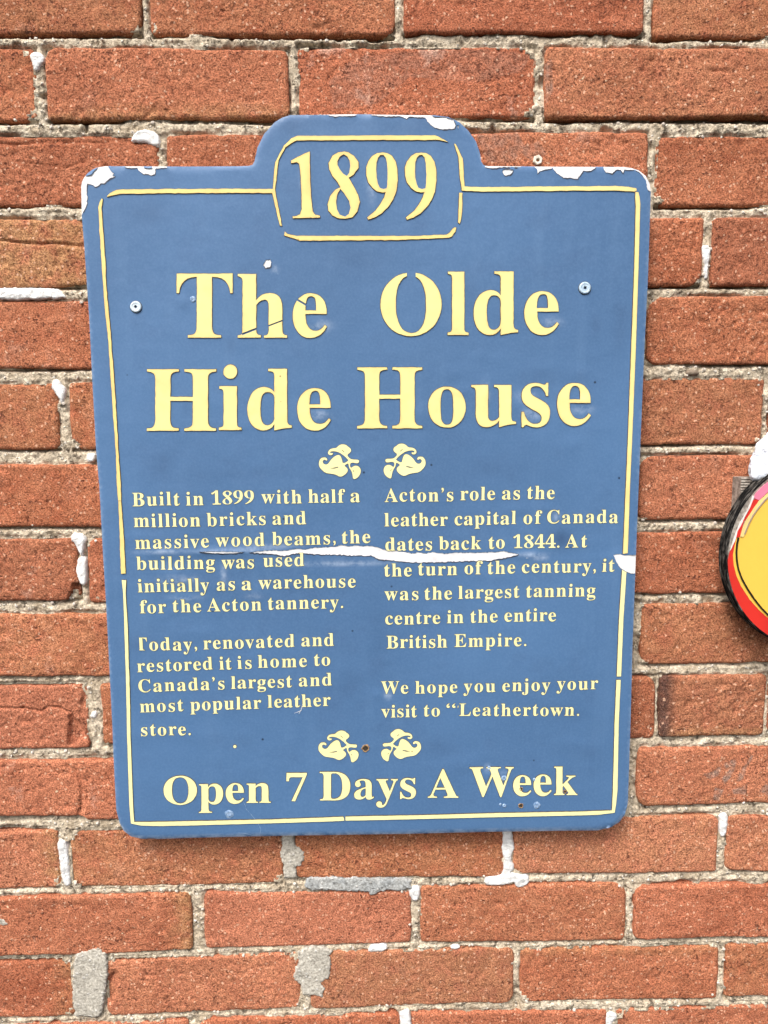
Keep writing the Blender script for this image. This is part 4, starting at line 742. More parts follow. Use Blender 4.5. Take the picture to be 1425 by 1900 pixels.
class Letters:
    """collects flat shapes cut from thin vinyl and builds them as one raised mesh on the film"""
    def __init__(s, grid=None): s.V = []; s.F = []; s.mi = []; s.at = []; s.grid = grid
    def add(s, loops, th=.0006, glue=.00035, cut=None, lift=0.0, orient=None):
        # orient: outer loops ccw, holes cw (glyph data has opposite signs for holes)
        s._layer(loops, lambda x, z: y_film(x, z)-th-lift, lambda x, z: y_film(x, z)+.0001, 0, 1, cut)
        big = max(loops, key=lambda l: abs(area(l))); sg = 1 if area(big) > 0 else -1
        off = [offset_loop(l, glue*sg) for l in loops]
        s._layer(off, lambda x, z: y_film(x, z)-.00016, lambda x, z: y_film(x, z)+.0001, 1, 1, cut)
    def _layer(s, loops, yf, yb, mtop, mside, cut):
        try: A, T = fill(loops, grid=s.grid if mtop == 0 else None)
        except Exception as e: print('fill failed', e); return
        if cut:
            for (p, q, wd, cond) in cut:
                A, T = cut_strip(A, T, p, q, wd, cond)
        f = yf(A[:, 0], A[:, 1]); b = yb(A[:, 0], A[:, 1]); n = len(A); o = len(s.V)
        if s.grid and mtop == 0:
            dd = np.full(n, 1e9)
            for l in loops: dd = np.minimum(dd, seg_dist(A[:, 0], A[:, 1], l))
            ev = np.clip(1-dd/.0026, 0, 1)
            f = f+.00035*ev**3*0
        else: ev = np.full(n, .35)
        s.at += list(ev)+list(ev)
        s.V += [(A[i, 0], f[i], A[i, 1]) for i in range(n)]+[(A[i, 0], b[i], A[i, 1]) for i in range(n)]
        for t in T: s.F.append(tuple(int(k)+o for k in t)); s.mi.append(mtop)
        for a, c in boundary(T): s.F.append((c+o, a+o, a+o+n, c+o+n)); s.mi.append(mside)
    def build(s, name, mat):
        o = from_arrays(name, s.V, s.F, [mat, M_GLUE], None, False, s.mi); hang(o, sign)
        a = o.data.attributes.new('rim_wear', 'FLOAT', 'POINT'); a.data.foreach_set('value', np.array(s.at, np.float32)); return o
def cut_strip(A, T, p, q, wd, cond):
    """remove a thin strip of the flat triangle mesh along the line p-q where cond holds"""
    bm = bmesh.new(); vs = [bm.verts.new((a[0], 0, a[1])) for a in A]
    for t in T:
        try: bm.faces.new([vs[i] for i in t])
        except ValueError: pass
    d = np.array(q)-np.array(p); L = np.hypot(*d); nrm = np.array((-d[1], d[0]))/L
    for s in (-.5, .5):
        c = np.array(p)+nrm*wd*s
        bmesh.ops.bisect_plane(bm, geom=bm.verts[:]+bm.edges[:]+bm.faces[:], plane_co=(c[0], 0, c[1]), plane_no=(nrm[0], 0, nrm[1]))
    rem = []
    for f in bm.faces:
        c = f.calc_center_median(); u = (c.x-p[0])*nrm[0]+(c.z-p[1])*nrm[1]; t = ((c.x-p[0])*d[0]+(c.z-p[1])*d[1])/L/L
        if abs(u) < wd*.5 and 0 <= t <= 1: rem.append(f)
    bmesh.ops.delete(bm, geom=rem, context='FACES')
    bmesh.ops.triangulate(bm, faces=bm.faces[:])
    bm.verts.ensure_lookup_table(); bm.verts.index_update()
    A2 = np.array([(v.co.x, v.co.z) for v in bm.verts]); T2 = []
    for f in bm.faces:
        t = [v.index for v in f.verts]; a, b, c = A2[t[0]], A2[t[1]], A2[t[2]]
        if (b[0]-a[0])*(c[1]-a[1])-(b[1]-a[1])*(c[0]-a[0]) < 0: t = t[::-1]
        T2.append(t)
    bm.free(); return A2, np.array(T2)
def glyph_loops(ch): return [list(zip(l[0::2], l[1::2])) for l in GL[ch][1]]
lr = random.Random(9)
def title_letter(ch, x0, x1, y0, y1, mat, jit=.00006, wob=.00016, cut=None, label=None, th=.0008, lift=0):
    L = glyph_loops(ch); xs = [p[0] for l in L for p in l]; ys = [p[1] for l in L for p in l]
    a, b, c, d = min(xs), max(xs), min(ys), max(ys); seed = lr.randrange(9999); out = []
    for l in L:
        q = [at(x0+(x-a)/(b-a)*(x1-x0), y1-(y-c)/(d-c)*(y1-y0), YP) for x, y in l]
        q = densify(q, .0022)
        X = np.array(q); wx = fbm(X[:, 0]*260, X[:, 1]*260, seed, 2)*wob*1.6; wz = fbm(X[:, 0]*260+9, X[:, 1]*260, seed+3, 2)*wob*1.6
        q = [(X[i, 0]+wx[i]+lr.uniform(-jit, jit)*.5, X[i, 1]+wz[i]+lr.uniform(-jit, jit)*.5) for i in range(len(q))]
        out.append(q)
    s = Letters(.0016 if mat != M_YPALE else None); cw = None
    if cut: cw = [(at(*p, YP), at(*q, YP), wd, None) for p, q, wd in cut]
    s.add(out, th=th, glue=.00045, cut=cw, lift=lift); return s.build('letter', mat)
for ch, dx in (('1', 0), ('8', 0), ('9', 0), ('9', 243.5)):
    s = Letters(.0016); s.add([densify(SG(zoomed(480, 200, 3.393, [(x+dx, y) for x, y in l])), .002, .00010, 40+int(dx)) for l in DIG[ch]], th=.0009, glue=.0005); s.build('letter', M_YTOP)
for a in [('T',328,432,508,626.7),('O',706,819,506.3,623.9),('l',830.5,868.8,504.6,621.8),('d',878.6,961,503.9,622.1),('e',972.6,1036.5,540.4,622.1),
          ('H',273.5,401.3,685.3,799.2),('i',406.7,448,676.5,797.9),('d',459.2,541.3,684.5,798.7),('e',551.5,614.1,720,799.2),
          ('H',662.8,783.2,681.8,794.7),('o',794.4,863.5,717.5,793.3),('u',874.4,956.8,714.4,792.3),('s',967,1020,710.5,793),('e',1033,1095.4,710.5,790.5)]:
    cut = [((763, 500), (763, 520), .0075)] if a[0] == 'O' and a[1] == 706 else None
    title_letter(*a, M_YMID, cut=cut)
title_letter('h', 441.3,532.8,508.8,626.7, M_YMID, cut=[((448, 621), (480, 608.5), .0016), ((498, 605), (527, 594), .0011)])
title_letter('e', 543.5,606.7,544.5,627.5, M_YMID, cut=[((546, 553), (568, 566), .0016)])
for a in [('O',304,365.8,1438.5,1492.6),('p',369.4,414.4,1453.3,1507.5),('e',419,452.8,1452.5,1491.2),('n',457.6,502.5,1452.5,1489.3),('7',531.4,569.3,1433.7,1486.2),
          ('D',593.2,649.9,1431.7,1484.8),('a',657.2,694,1444.9,1483.4),('y',698.2,738.1,1445,1498.2),('s',742.3,771.8,1442.7,1482.2),('A',793.7,850.4,1425.8,1479.4),
          ('W',870.9,952.8,1422.5,1477.8),('e',951.7,985.4,1437.3,1476.4),('e',989.6,1023,1436,1476.4),('k',1027.5,1071,1421.6,1474.4)]:
    title_letter(*a, M_YPALE, jit=.00005, wob=.00006, th=.0005)
EM = 0.0172
WORDS = [
 ('Built',246.8,334.1,938.8,937.2),('in',345.9,378.2,937.2,936.9),('1899',393,471.8,935.8,934.3),('with',485.3,559.9,934,933.5),('half',572.5,640.5,932.9,932.3),('a',650.3,668,931.6,931.5),
 ('million',249.4,372.3,978,976.7),('bricks',384.6,493.3,976,973.9),('and',505.8,568.1,973.2,972.5),
 ('massive',252.2,388.3,1018,1015.5),('wood',401,491.2,1014,1012.4),('beams,',505.1,623,1011.8,1010),('the',634.3,687,1008.3,1007.6),
 ('building',254.3,399.2,1056.5,1054.9),('was',411.5,471.6,1054.8,1054.2),('used',488.6,564.4,1051.8,1049.8),
 ('initially',256.8,389,1098.8,1096.3),('as',402.5,436.5,1095.5,1095),('a',448.8,467,1094.3,1094.2),('warehouse',479.9,659.9,1092.9,1089.4),
 ('for',260.5,309.4,1137.4,1136.6),('the',321.2,373.9,1135.5,1135),('Acton',384.8,485.3,1134.2,1132),('tannery.',497.4,636.8,1130.8,1127.8),
 ('Today,',252,366.3,1206.4,1206.2),('renovated',378.1,546.4,1204.5,1199.5),('and',559.4,619.7,1198.6,1198),
 ('restored',255.5,395,1246.6,1241.9),('it',407.6,430.3,1241.6,1241.4),('is',440.9,467.4,1240.5,1240.2),('home',479,569.5,1238.7,1236.5),('to',583,612.9,1235.3,1234.9),
 ('Canada’s',257.7,417.3,1283.7,1279.1),('largest',429,542.2,1277.8,1274.8),('and',554.8,615.8,1273,1271.5),
 ('most',260.5,341,1321.6,1319),('popular',353.7,485.3,1318.3,1314),('leather',497,613.6,1312.8,1309.5),('store.',262.7,354.5,1365.3,1362.8),
 ('Acton’s',713.8,841.1,930.9,929.6),('role',854.1,918.4,928.4,927.2),('as',931.1,964.5,926.8,926.4),('the',977.5,1028.5,925.8,925.3),
 ('leather',713.5,831,976.7,975.1),('capital',843.2,957,974.2,972.2),('of',970.8,1005.3,971.7,971.3),('Canada',1014.5,1145.9,971.3,969.7),
 ('dates',715.2,801.6,1021.4,1020.6),('back',814.5,892.5,1019.7,1018.9),('to',906.3,936.1,1018,1017.7),('1844.',951.9,1037.3,1016.8,1016.2),('At',1048.2,1088.3,1015.8,1015.4),
 ('the',713.1,763.7,1069.2,1068.6),('turn',775.8,847.9,1067.4,1066.2),('of',861.7,895,1065.5,1065.1),('the',904.3,955.3,1064.5,1063.6),('century,',967.9,1104.6,1062.8,1061.2),('it',1116.1,1139.2,1060.4,1060.1),
 ('was',713.8,776.3,1113.5,1112.9),('the',787.6,838.4,1112,1111.5),('largest',850.2,963.3,1110.5,1108.7),('tanning',975.5,1104,1107.8,1105.8),
 ('centre',714.8,816.7,1158.5,1156.7),('in',828.8,859.7,1155.9,1155.6),('the',872.6,922.6,1155,1154),('entire',935.6,1031,1152.6,1151.6),
 ('British',717.5,829.5,1202.4,1200.5),('Empire.',842.9,976.1,1199.7,1197.5),
 ('We',706.8,757.7,1287,1286.5),('hope',770.3,848.3,1286.1,1285),('you',859.8,919,1283.4,1282.8),('enjoy',931.5,1020.2,1282.4,1280.8),('your',1032.3,1109,1279.2,1278),
 ('visit',707.7,773.7,1330.7,1329.9),('to',786,816,1329,1328.8),('“',827.8,844.6,1328,1328),('Leathertown.',851.7,1074.1,1327.9,1327.5)]
for wi, (wd, x0, x1, b0, b1) in enumerate(WORDS):
    A0 = at(x0, b0, YP); A1 = at(x1, b1, YP); W = A1[0]-A0[0]; sl_ = (A1[1]-A0[1])/W
    lay = []; x = 0
    for i, ch in enumerate(wd):
        L = glyph_loops(ch); mn = min(p[0] for l in L for p in l)
        if i == 0: x = -mn
        lay.append((ch, L, x)); mxx = x+max(p[0] for l in L for p in l); x += GL[ch][0]
    nat = mxx*EM/1000; k = len(wd)-1; trk = (W-nat)/k if k else 0
    sx = 1.0 if k else W/nat
    if k and abs(trk) > .0022: sx = (W-k*.001)/nat; trk = .001
    s = Letters()
    for i, (ch, L, x) in enumerate(lay):
        dz = lr.uniform(-.00022, .00022); rot = lr.uniform(-.02, .02)
        loops = []
        for l in L:
            q = []
            for a, b in l:
                if wd == 'Today,' and i == 0: a = max(a, 215+b*.02)         # the T has lost its left arm
                lx = (x+a)*EM/1000*sx+i*trk; lz = b*EM/1000
                q.append((A0[0]+lx-rot*lz, A0[1]+lz+lx*sl_+dz))
            clean = [q[0]]
            for p in q[1:]:
                if math.dist(p, clean[-1]) > 1e-5: clean.append(p)
            loops.append(clean)
        s.add(loops, th=.0004, glue=.00028)
    s.build('word', M_YPALE)
s = Letters(); s.add([[at(435.9+3*math.cos(a), 1384.7+3*math.sin(a), YP) for a in np.arange(0, 6.28, .5)]], th=.0004); s.build('vinyl_dot', M_YPALE)
s = Letters(); s.add([SG([(849.3,1308.5),(850.6,1309),(850.2,1312),(849,1313.5)])], th=.0003); s.build('vinyl_scrap', M_YPALE)

# ---- yellow border lines, each strip its own piece of vinyl
STRIPS = [
 [(199.6,364.4),(205,359.5),(216.5,353.4),(229.8,352.2),(300,351.5),(400,351),(506.5,351),(506.5,358.6),(400,358.6),(300,359.3),(229.8,360.6),(222,360.4),(210,363.2),(200,365.8)],
 [(189.8,368.6),(191.9,370),(190.6,380),(189.1,386.8),(190.2,402.3),(193.3,444.4),(196.1,486.5),(198,531.5),(206.4,626),(215,740),(221.6,853.5),(225.3,900),(225.6,928.7),(220.4,928.7),(217.9,900),(215.5,834.5),(208.3,739.8),(202.6,645),(195,569.4),(189.2,486.5),(185.6,427.5),(183.5,392.5),(183.2,385.4),(186,376)],
 [(220.5,929.5),(225.6,929.5),(228,960),(231,1000),(234.3,1063.2),(225.9,1063.8),(224.3,1030),(223.6,1000),(222,960)],
 [(227,1075.4),(235.4,1075.8),(234,1100),(237.9,1163),(239.6,1236.8),(240.6,1250),(243.2,1376),(247.8,1492),(250,1523.3),(269.5,1523.6),(347.4,1522.7),(500,1520),(600,1516.5),(636.7,1514.8),(638.5,1518),(639,1522.3),(600,1524),(500,1527),(347.4,1530.5),(290,1531.2),(263.2,1530.3),(244,1526.3),(241,1492),(236.8,1376),(234.3,1250),(233.7,1236.8),(231.6,1163),(229.5,1100)],
 [(641,1514.6),(680,1513.6),(800,1511),(920,1507.2),(1080,1504.8),(1134.7,1502.5),(1136.6,1465.8),(1139.7,1339.5),(1142.9,1260.5),(1150.7,1260.5),(1147.2,1339.5),(1145,1465.8),(1142.5,1490),(1140,1507),(1109.5,1510.7),(1080,1511.9),(920,1514.7),(800,1518),(680,1521.3),(641,1522)],
 [(1143.5,1254),(1151.3,1254),(1155.5,1150),(1161,1061),(1153.2,1056.5),(1147.5,1150)],
 [(1154.8,1027.3),(1163.6,1025.6),(1168.3,890),(1172,811.8),(1179.3,639),(1183.6,509.5),(1185.6,439.9),(1187.4,379.2),(1186,366),(1184,357.2),(1178.5,356.8),(1178,366),(1179,383.7),(1177.8,439.9),(1175.9,509.5),(1170.9,639),(1164.2,811.8),(1160.7,890)],
 [(860.2,346.5),(900,347.6),(1057.2,346),(1147,345.5),(1165,347.3),(1179.6,350),(1180.7,354),(1175.8,356),(1162,354.8),(1147,353.9),(1057.2,354),(900,355.8),(862.5,354.5)],
 [(552.2,252.8),(680,252),(807.1,251.6),(819,257),(830.7,264.2),(816,260.6),(807,259.8),(680,260.5),(550.7,261.3),(541,266),(530,273.7),(516.8,297.3),(511.8,341.5),(510.5,352),(511.5,358.8),(516,382.7),(523.6,419.6),(519.8,418.7),(512,388),(505.6,359.2),(507,351),(508.5,322),(511,301.7),(519,286),(527.2,270.7),(540.4,257.5)],
 [(842.5,267.2),(845.5,267.8),(852,282),(858.7,294.3),(859.5,315),(861.7,346.2),(862.3,354.5),(857,354),(855,340),(852.8,323.8),(850.8,291.4),(846,278)],
 [(852,358.3),(857.8,358.3),(857.3,388.6),(855.5,406),(852.8,415.2),(849.9,412.8),(850.8,382.7)],
 [(528.6,429.9),(533,434),(539,435.8),(550.7,438.1),(650,438.2),(774.7,438.1),(829.2,435.8),(835,431),(840,425),(844,422.5),(846.9,423.1),(845,430),(841,434.3),(838,439),(832.2,441.7),(745.3,445.5),(650,446.5),(556.6,447),(545,443),(527.7,437.3)],
]
for i, p in enumerate(STRIPS):
    q = densify(SG(p), .0028); X = np.array(q); wb = .00035 if i in (0, 1, 2, 7, 8, 9, 10, 11) else .00012
    q = [(X[j, 0]+float(fbm(X[j, 0]*300, X[j, 1]*300, 700+i, 2))*wb, X[j, 1]+float(fbm(X[j, 0]*300+5, X[j, 1]*300, 720+i, 2))*wb) for j in range(len(q))]
    s = Letters(.0013 if i in (0, 1, 2, 6, 7, 8, 9, 10, 11) else None); s.add([q], th=.0008, glue=.0004); s.build('border_strip', M_YTOP if i in (0, 1, 2, 8, 9, 10, 11) else (M_YMID if i in (6, 7) else M_YPALE))

# ---- leaf ornaments
LEAF = [(585,290),(510,288),(485,275),(458,243),(495,215),(503,190),(490,170),(470,158),(455,142),(430,134),(400,134),(370,150),(350,172),(310,175),(280,188),(265,215),(270,235),(290,246),(312,240),(320,225),(303,222),(292,225),(286,212),(300,205),(330,203),(370,212),(400,228),(440,258),(465,285),(478,298),
 (418,333),(408,290),(395,252),(375,240),(345,248),(310,275),(290,300),(270,330),(250,340),(225,335),(212,315),(215,298),(235,288),(250,302),(262,290),(250,270),(230,266),(200,270),(180,295),(173,330),(178,360),(200,390),(240,425),(290,432),(340,440),(390,466),(430,450),(465,415),(468,385),(450,365),(430,350),
 (473,324),(476,345),(482,370),(505,405),(515,440),(522,488),(550,485),(585,455),(602,410),(595,375),(570,352),(535,350),(510,368),(497,372),(490,350),(492,328),(515,318),(550,325),(578,325)]
SLITS = [[(285,381),(330,370),(368,361),(372,370),(335,380)], [(402,188),(416,194),(434,212),(430,215),(412,198)], [(517,394),(523,398),(533,410),(529,414),(521,404)]]
def orn(fx, fy):
    s = Letters(); lp = [densify(smooth_poly(SG([(fx(x), fy(y)) for x, y in LEAF]), 1), .0015)]
    for sl2 in SLITS: lp.append(SG([(fx(x), fy(y)) for x, y in sl2]))
    s.add(lp, th=.0005, glue=.0003); return s.build('leaf_ornament', M_YPALE)
k = 5.4808
orn(lambda x: 560+x/k, lambda y: 800+y/k)
orn(lambda x: 560+(1432-x)/k, lambda y: 800+(y-8)/k)
orn(lambda x: 560+(168+(x-173)*.960)/k, lambda y: 1330+(136+(y-134)*.915)/k)
orn(lambda x: 560+(1213-(x-173)*.951)/k, lambda y: 1330+(122+(y-134)*.925)/k)

# ---- screws, holes, scuffs
def y_at(px, py): X, Z = at(px, py, YP); return X, float(y_film([X], [Z])[0]), Z
def screw(px, py, r, rot, mat):
    X, Y, Z = y_at(px, py)
    h = lathe('screw_head', X, Z, [(r*1.02, Y+.001), (r*1.03, Y-.0009), (r*.97, Y-.0014), (r*.72, Y-.0017), (r*.68, Y-.0015), (r*.40, Y-.0017)], [mat], sign, seg=32)
    rr_ = r*.34
    # square driver recess
    V = []; F = []
    ring = lambda rad, y, n, ro: [(X+rad*math.cos(2*math.pi*k/n+ro), y, Z+rad*math.sin(2*math.pi*k/n+ro)) for k in range(n)]
    V += ring(r*.41, Y-.00172, 4, rot)
    outer = ring(r*.41, Y-.0017, 32, 0); sq = ring(rr_, Y-.0016, 4, rot); deep = ring(rr_*.8, Y+.0004, 4, rot)
    V = outer+sq+deep
    for q in range(4):
        for j in range(8):
            a = int(round((q*8+j+rot/(2*math.pi)*32)-4)) % 32; F.append((a, (a+1) % 32, 32+q))
        a = int(round(((q+1)*8+rot/(2*math.pi)*32)-4)) % 32; F.append((a, 32+(q+1) % 4, 32+q))
        F.append((32+q, 32+(q+1) % 4, 36+(q+1) % 4, 36+q))
    F.append((36, 37, 38, 39))
    me = bpy.data.meshes.new('drive_recess'); me.from_pydata(V, [], F); me.update()
    for p_ in (mat, M_DARK): me.materials.append(p_)
    for f in me.polygons:
        if all(v >= 32 for v in f.vertices): f.material_index = 1
    o = bpy.data.objects.new('drive_recess', me); C.objects.link(o); o.parent = h
    o.matrix_parent_inverse = Matrix.Translation(-Vector(sign.location)) @ Matrix.Translation(Vector((0, 0, 0)))
    o.matrix_parent_inverse = Matrix.Identity(4)
    # dark gasket ring
    lathe('washer', X, Z, [(r*1.16, Y-.0001), (r*1.13, Y-.0004), (r*1.0, Y-.0004)], [mat_simple('washer_grime', (.03, .045, .06), (.06, .08, .11), 300, .5)], sign, seg=32)
screw(252.7, 569.5, .0045, .3, M_SCREW)
screw(1084.8, 534.6, .0049, .55, mat_simple('blue_tinted_screw', (0.34, 0.47, 0.60), (0.56, 0.70, 0.82), 350, .35, .0003, 400))
def rust_hole(px, py, r):
    X, Y, Z = y_at(px, py)
    seg = 20; V = []; F = []; rr_ = random.Random(int(px))
    prof = [(1.25, .0005), (1.05, -.0002), (.8, .0001), (.45, .0003), (.05, .0004)]
    jit = [[rr_.uniform(.85, 1.15) for _ in range(seg)] for _ in prof]
    for i, (q, y) in enumerate(prof):
        for k in range(seg): a = -2*math.pi*k/seg; V.append((X+r*q*jit[i][k]*math.cos(a), Y-.0006+y, Z+r*q*jit[i][k]*math.sin(a)))
    mi = []
    for i in range(len(prof)-1):
        for k in range(seg): F.append((i*seg+k, i*seg+(k+1) % seg, (i+1)*seg+(k+1) % seg, (i+1)*seg+k)); mi.append(0 if i < 2 else 1)
    o = from_arrays('rusty_hole', V, F, [M_RUST, M_DARK], None, False, mi); hang(o, sign)
rust_hole(678.3, 1388, .0030); rust_hole(966, 1494, .0020); rust_hole(966.5, 1463, .0015); rust_hole(1048, 1468, .0013)
def scuff(px, py, r, h=.0007):
    X, Y, Z = y_at(px, py); V = []; F = []; seg = 18; rr_ = random.Random(int(px*3))
    prof = [(1.2, .0000), (.9, -h*.6), (.55, -h), (.3, -h*.5), (.02, -h*.3)]
    for i, (q, y) in enumerate(prof):
        for k in range(seg): a = -2*math.pi*k/seg; j = rr_.uniform(.85, 1.15); V.append((X+r*q*j*math.cos(a), Y-.00005+y, Z+r*q*j*math.sin(a)*1.1))
    for i in range(len(prof)-1):
        for k in range(seg): F.append((i*seg+k, i*seg+(k+1) % seg, (i+1)*seg+(k+1) % seg, (i+1)*seg+k))
    o = from_arrays('paint_blister', V, F, [M_PALEBLUE], None, True); hang(o, sign)
for q in [(425,1510,.0032),(996,1494,.0026),(935.5,1494,.0016),(928,1492,.0010),(907,1425,.0016),(935,1443,.0022),(358,556,.0020),(991,1446,.0012)]: scuff(*q)
# hairline scratches: thin raised whitish threads
def hair(pts, wdt, mat=M_WHITE, name='scratch'):
    P = SG(pts); V = []; F = []
    for i, (x, z) in enumerate(P):
        a = P[max(0, i-1)]; b = P[min(len(P)-1, i+1)]; dx, dz = b[0]-a[0], b[1]-a[1]; l = math.hypot(dx, dz); w_ = wdt*(1-.7*abs(2*i/(len(P)-1)-1))
        y = float(y_film([x], [z])[0])-.00035
        V += [(x-dz/l*w_/2, y, z+dx/l*w_/2), (x+dz/l*w_/2, y, z-dx/l*w_/2)]
    for i in range(len(P)-1): F.append((2*i, 2*i+1, 2*i+3, 2*i+2))
    o = from_arrays(name, V, F, [mat], None, False); hang(o, sign)
hair([(562,1305),(560,1312),(558.5,1318),(552,1321),(546,1323)], .0005); hair([(558.5,1317),(556,1322),(554,1324)], .0004); hair([(558,1314),(563,1313)], .0004)
hair([(443,1473),(449,1483),(455,1494),(458,1504)], .0004, M_PALEBLUE); hair([(456,1500),(466,1511),(478,1526),(484,1538),(482,1550)], .0004, M_PALEBLUE)
hair([(440,1545),(455,1546),(470,1551)], .0004, M_PALEBLUE)

# ================================================================== ROUND PAINTED BOARD AT THE RIGHT
YF = -0.0300; YB = -0.0150
bx, bz = at(1530, 1028, YF); RB = (at(1530+182, 1028, YF)[0]-at(1530-182, 1028, YF)[0])/2
rs = thing('round_board', 'round yellow board with red border and black wooden rim right of the plaque', 'sign', (bx, YB, bz-RB))
M_RIM = mat_simple('black_weathered_rim', (.003, .003, .003), (.030, .028, .026), 500, .85, .0012, 400, 0, .15)
M_GREYW = mat_simple('bare_grey_wood', (.16, .13, .11), (.42, .38, .33), 260, .85, .0008, 350)
def plainmat(n, c, v=.85): return mat_simple(n, tuple(x*v for x in c), c, 50, .35, .0002, 120)
M_BY = plainmat('yellow_enamel', (.84, .54, .085), .97); M_BR = plainmat('red_enamel', (.66, .035, .025)); M_BK = plainmat('black_line', (.01, .01, .01))
M_PK = plainmat('pink_enamel', (.78, .22, .34)); M_CR = plainmat('cream_enamel', (.86, .66, .26)); M_WE = plainmat('white_enamel', (.82, .80, .78)); M_MV = plainmat('mauve_line', (.36, .26, .24))
gg = NT(M_RIM.node_tree); sx = gg.n('ShaderNodeSeparateXYZ'); gg.l(gg.pos, sx.inputs[0])
ang = gg.math('ARCTAN2', gg.math('SUBTRACT', sx.outputs[2], bz), gg.math('SUBTRACT', sx.outputs[0], bx)); cb = gg.n('ShaderNodeCombineXYZ')
gg.l(gg.math('MULTIPLY', ang, 7.0), cb.inputs[0]); gg.l(gg.math('MULTIPLY', sx.outputs[1], 900), cb.inputs[1])
stk = gg.noise(cb.outputs[0], 1.0, 4, .6); pr = M_RIM.node_tree.nodes['Principled BSDF']
gg.l(gg.mix(gg.ramp(stk, .50, .68), (.004, .004, .004), (.16, .145, .13)), pr.inputs['Base Color']); gg.l(gg.bump(stk, .0012), pr.inputs['Normal'])
# ribbed rim: hoops along the edge
prof = [(RB*.93, YB+.001), (RB*.985, YB)]
for i in range(9):
    y = YB-(i+.0)*(YB-YF-.0012)/8.5
    prof += [(RB*(1.0 if i % 2 else .988)+.0003*math.sin(i*2.1), y)]
prof += [(RB*.998, YF+.0001), (RB*.992, YF-.0004), (RB*.984, YF-.0003), (RB*.980, YF+.0004)]
prof = prof[::-1]
o = lathe('rim', bx, bz, prof, [M_RIM], rs, seg=160, smooth=False)
lathe('backing_disc', bx, bz, [(RB*.99, YF+.0001), (RB*.5, YF+.0001), (.0001, YF+.0001)], [M_GREYW], rs, seg=96)
# paint layers are thin discs/crescents, each a little proud of the one below
def disc_poly(cx, cz, rx, rz, n=120, a0=0, a1=2*math.pi): return [(cx+rx*math.cos(a0+(a1-a0)*i/n), cz+rz*math.sin(a0+(a1-a0)*i/n)) for i in range(n if a1-a0 > 6.2 else n+1)]
def paint(name, loops, lvl, mat):
    o = slab(name, loops, YF-.0001-.0002*lvl, YF+.0001, [mat], None); hang(o, rs); return o
BW = lambda pts: [at(x, y, YF) for x, y in pts]
ZB = lambda p: zoomed(1275, 780, 4.524, p)
# red border: crescent along the lower left, bare grey wood above it
red = ZB([(395,1000),(375,1050),(350,1110),(345,1180),(345,1260),(365,1340),(400,1430),(450,1520),(520,1620),(600,1710),(680,1780),(760,1835),(900,1890),(1150,1930),(1500,1850),(1700,1600),(1800,1200),(1700,800),(1400,520),(1150,440),(1000,440),(1000,700),(560,760),(470,960)])
arc = [(bx+RB*.983*math.cos(R(a)), bz+RB*.983*math.sin(R(a))) for a in range(183, 366, 3)]
redp = BW(ZB([(420,960),(395,1000),(372,1060),(352,1120)]))+arc+BW(ZB([(1700,800),(1400,520),(1150,440),(1000,440),(1000,700),(560,760),(470,930)]))
paint('red_border', [densify(redp, .003)], 1, M_BR)
yel = ZB([(412,990),(395,1060),(383,1130),(390,1220),(410,1300),(450,1390),(520,1500),(600,1590),(680,1660),(800,1740),(1000,1810),(1200,1820),(1450,1730),(1600,1550),(1680,1200),(1600,850),(1350,600),(1150,540),(950,540),(760,580),(690,600),(600,700),(520,820),(470,930),(440,975)])
paint('yellow_face', [densify(BW(yel), .004)], 2, M_BY)
# upper-left torn decal bands: white, red, pink, cream, mauve line
paint('white_band', [densify(BW(ZB([(548,628),(560,640),(530,720),(480,810),(430,930),(410,975),(400,1010),(380,1050),(360,1090),(385,1000),(440,860),(500,760),(530,690)])), .003, .0001, 3)], 3, M_WE)
paint('red_flash', [densify(BW(ZB([(550,668),(600,660),(570,720),(520,790),(470,850),(450,930),(440,975),(408,985),(420,930),(470,840),(510,770)])), .003, .0001, 5)], 4, M_BR)
paint('pink_band', [densify(BW(ZB([(555,650),(575,610),(640,545),(700,500),(780,450),(860,420),(860,480),(780,520),(700,575),(640,630),(600,670)])), .003, .0001, 6)], 5, M_PK)
paint('cream_band', [densify(BW(ZB([(600,672),(660,620),(720,570),(800,525),(860,500),(860,540),(800,560),(740,590),(680,640),(620,700),(560,780),(520,850),(480,950),(470,975),(440,975),(455,920),(500,820),(550,740)])), .003)], 6, M_CR)
def line_poly(pts, w0):
    P = BW(pts); L1 = []; L2 = []
    for i, (x, z) in enumerate(P):
        a = P[max(0, i-1)]; b = P[min(len(P)-1, i+1)]; dx, dz = b[0]-a[0], b[1]-a[1]; l = math.hypot(dx, dz)
        L1.append((x-dz/l*w0/2, z+dx/l*w0/2)); L2.append((x+dz/l*w0/2, z-dx/l*w0/2))
    return L1+L2[::-1]
paint('mauve_line', [line_poly(ZB([(475,955),(510,870),(545,800),(590,735),(640,675),(690,625),(760,580),(850,545)]), .0010)], 7, M_MV)
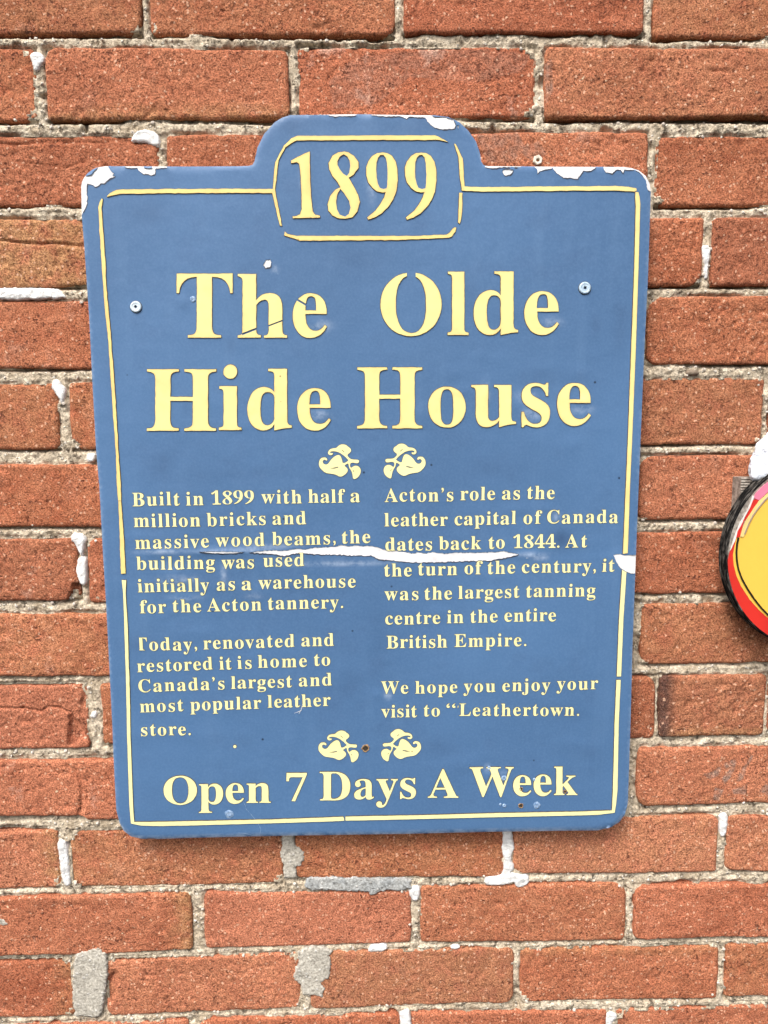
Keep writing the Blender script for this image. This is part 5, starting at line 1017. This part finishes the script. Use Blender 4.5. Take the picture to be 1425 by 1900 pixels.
paint('black_line', [line_poly(ZB([(425,982),(413,1040),(408,1110),(412,1180),(425,1250),(455,1330),(500,1410),(560,1500),(620,1575),(690,1645),(800,1715),(960,1770),(1120,1790)]), .0013)], 8, M_BK)
# ribbed wooden block that carries the board
fx0, _ = at(1372, 905, -.012); fx1, _ = at(1412, 905, -.012); _, fz1 = at(1385, 886, -.012); _, fz0 = at(1385, 950, -.012)
V = []; F = []
nr = 26; hh = fz1-fz0
rows = []
for i in range(nr+1):
    z = fz1-hh*i/nr; y = -.0125-(.0009 if i % 2 else 0)
    rows.append((z, y))
for z, y in rows: V += [(fx0, .001, z), (fx0+.0006, y, z), (fx1, y, z), (fx1, .001, z)]
for i in range(nr):
    a = 4*i; b = a+4
    for k in range(3): F.append((a+k, b+k, b+k+1, a+k+1))
F += [(0, 1, 2, 3), (4*nr+3, 4*nr+2, 4*nr+1, 4*nr)]
o = from_arrays('mounting_block', V, F, [M_GREYW], None, False); hang(o, rs)
# snow lying on the rim
sx_, sz_ = at(1463, 853, -.02)
bm = bmesh.new(); bmesh.ops.create_icosphere(bm, subdivisions=6, radius=1)
vv = np.array([v.co[:] for v in bm.verts])
nn = fbm(vv[:, 0]*2.2+5, vv[:, 2]*2.2, 91, 3)*.16+fbm(vv[:, 1]*2.2+3, vv[:, 2]*2.2+8, 93, 3)*.10+fbm(vv[:, 0]*9, vv[:, 2]*9, 92, 2)*.02+fbm(vv[:, 1]*9, vv[:, 2]*9+4, 94, 2)*.02
for v, k_ in zip(bm.verts, nn):
    c = v.co*(1+k_); v.co = Vector((sx_+c.x*.0315+.004*c.z, -.0150+c.y*.0145, sz_+c.z*.0285))
me = bpy.data.meshes.new('snow_clump'); bm.to_mesh(me); bm.free()
M_SNOW = mat_simple('snow', (.74, .80, .90), (.84, .88, .95), 200, .6, .0016, 500)
snow = link('snow_clump', me, [M_SNOW], smooth=True)
snow['label'] = 'small clump of white snow lying on top of the round yellow board'; snow['category'] = 'snow'
print('tris', sum(len(o.data.polygons)*1.6 for o in bpy.data.objects if o.type == 'MESH'))
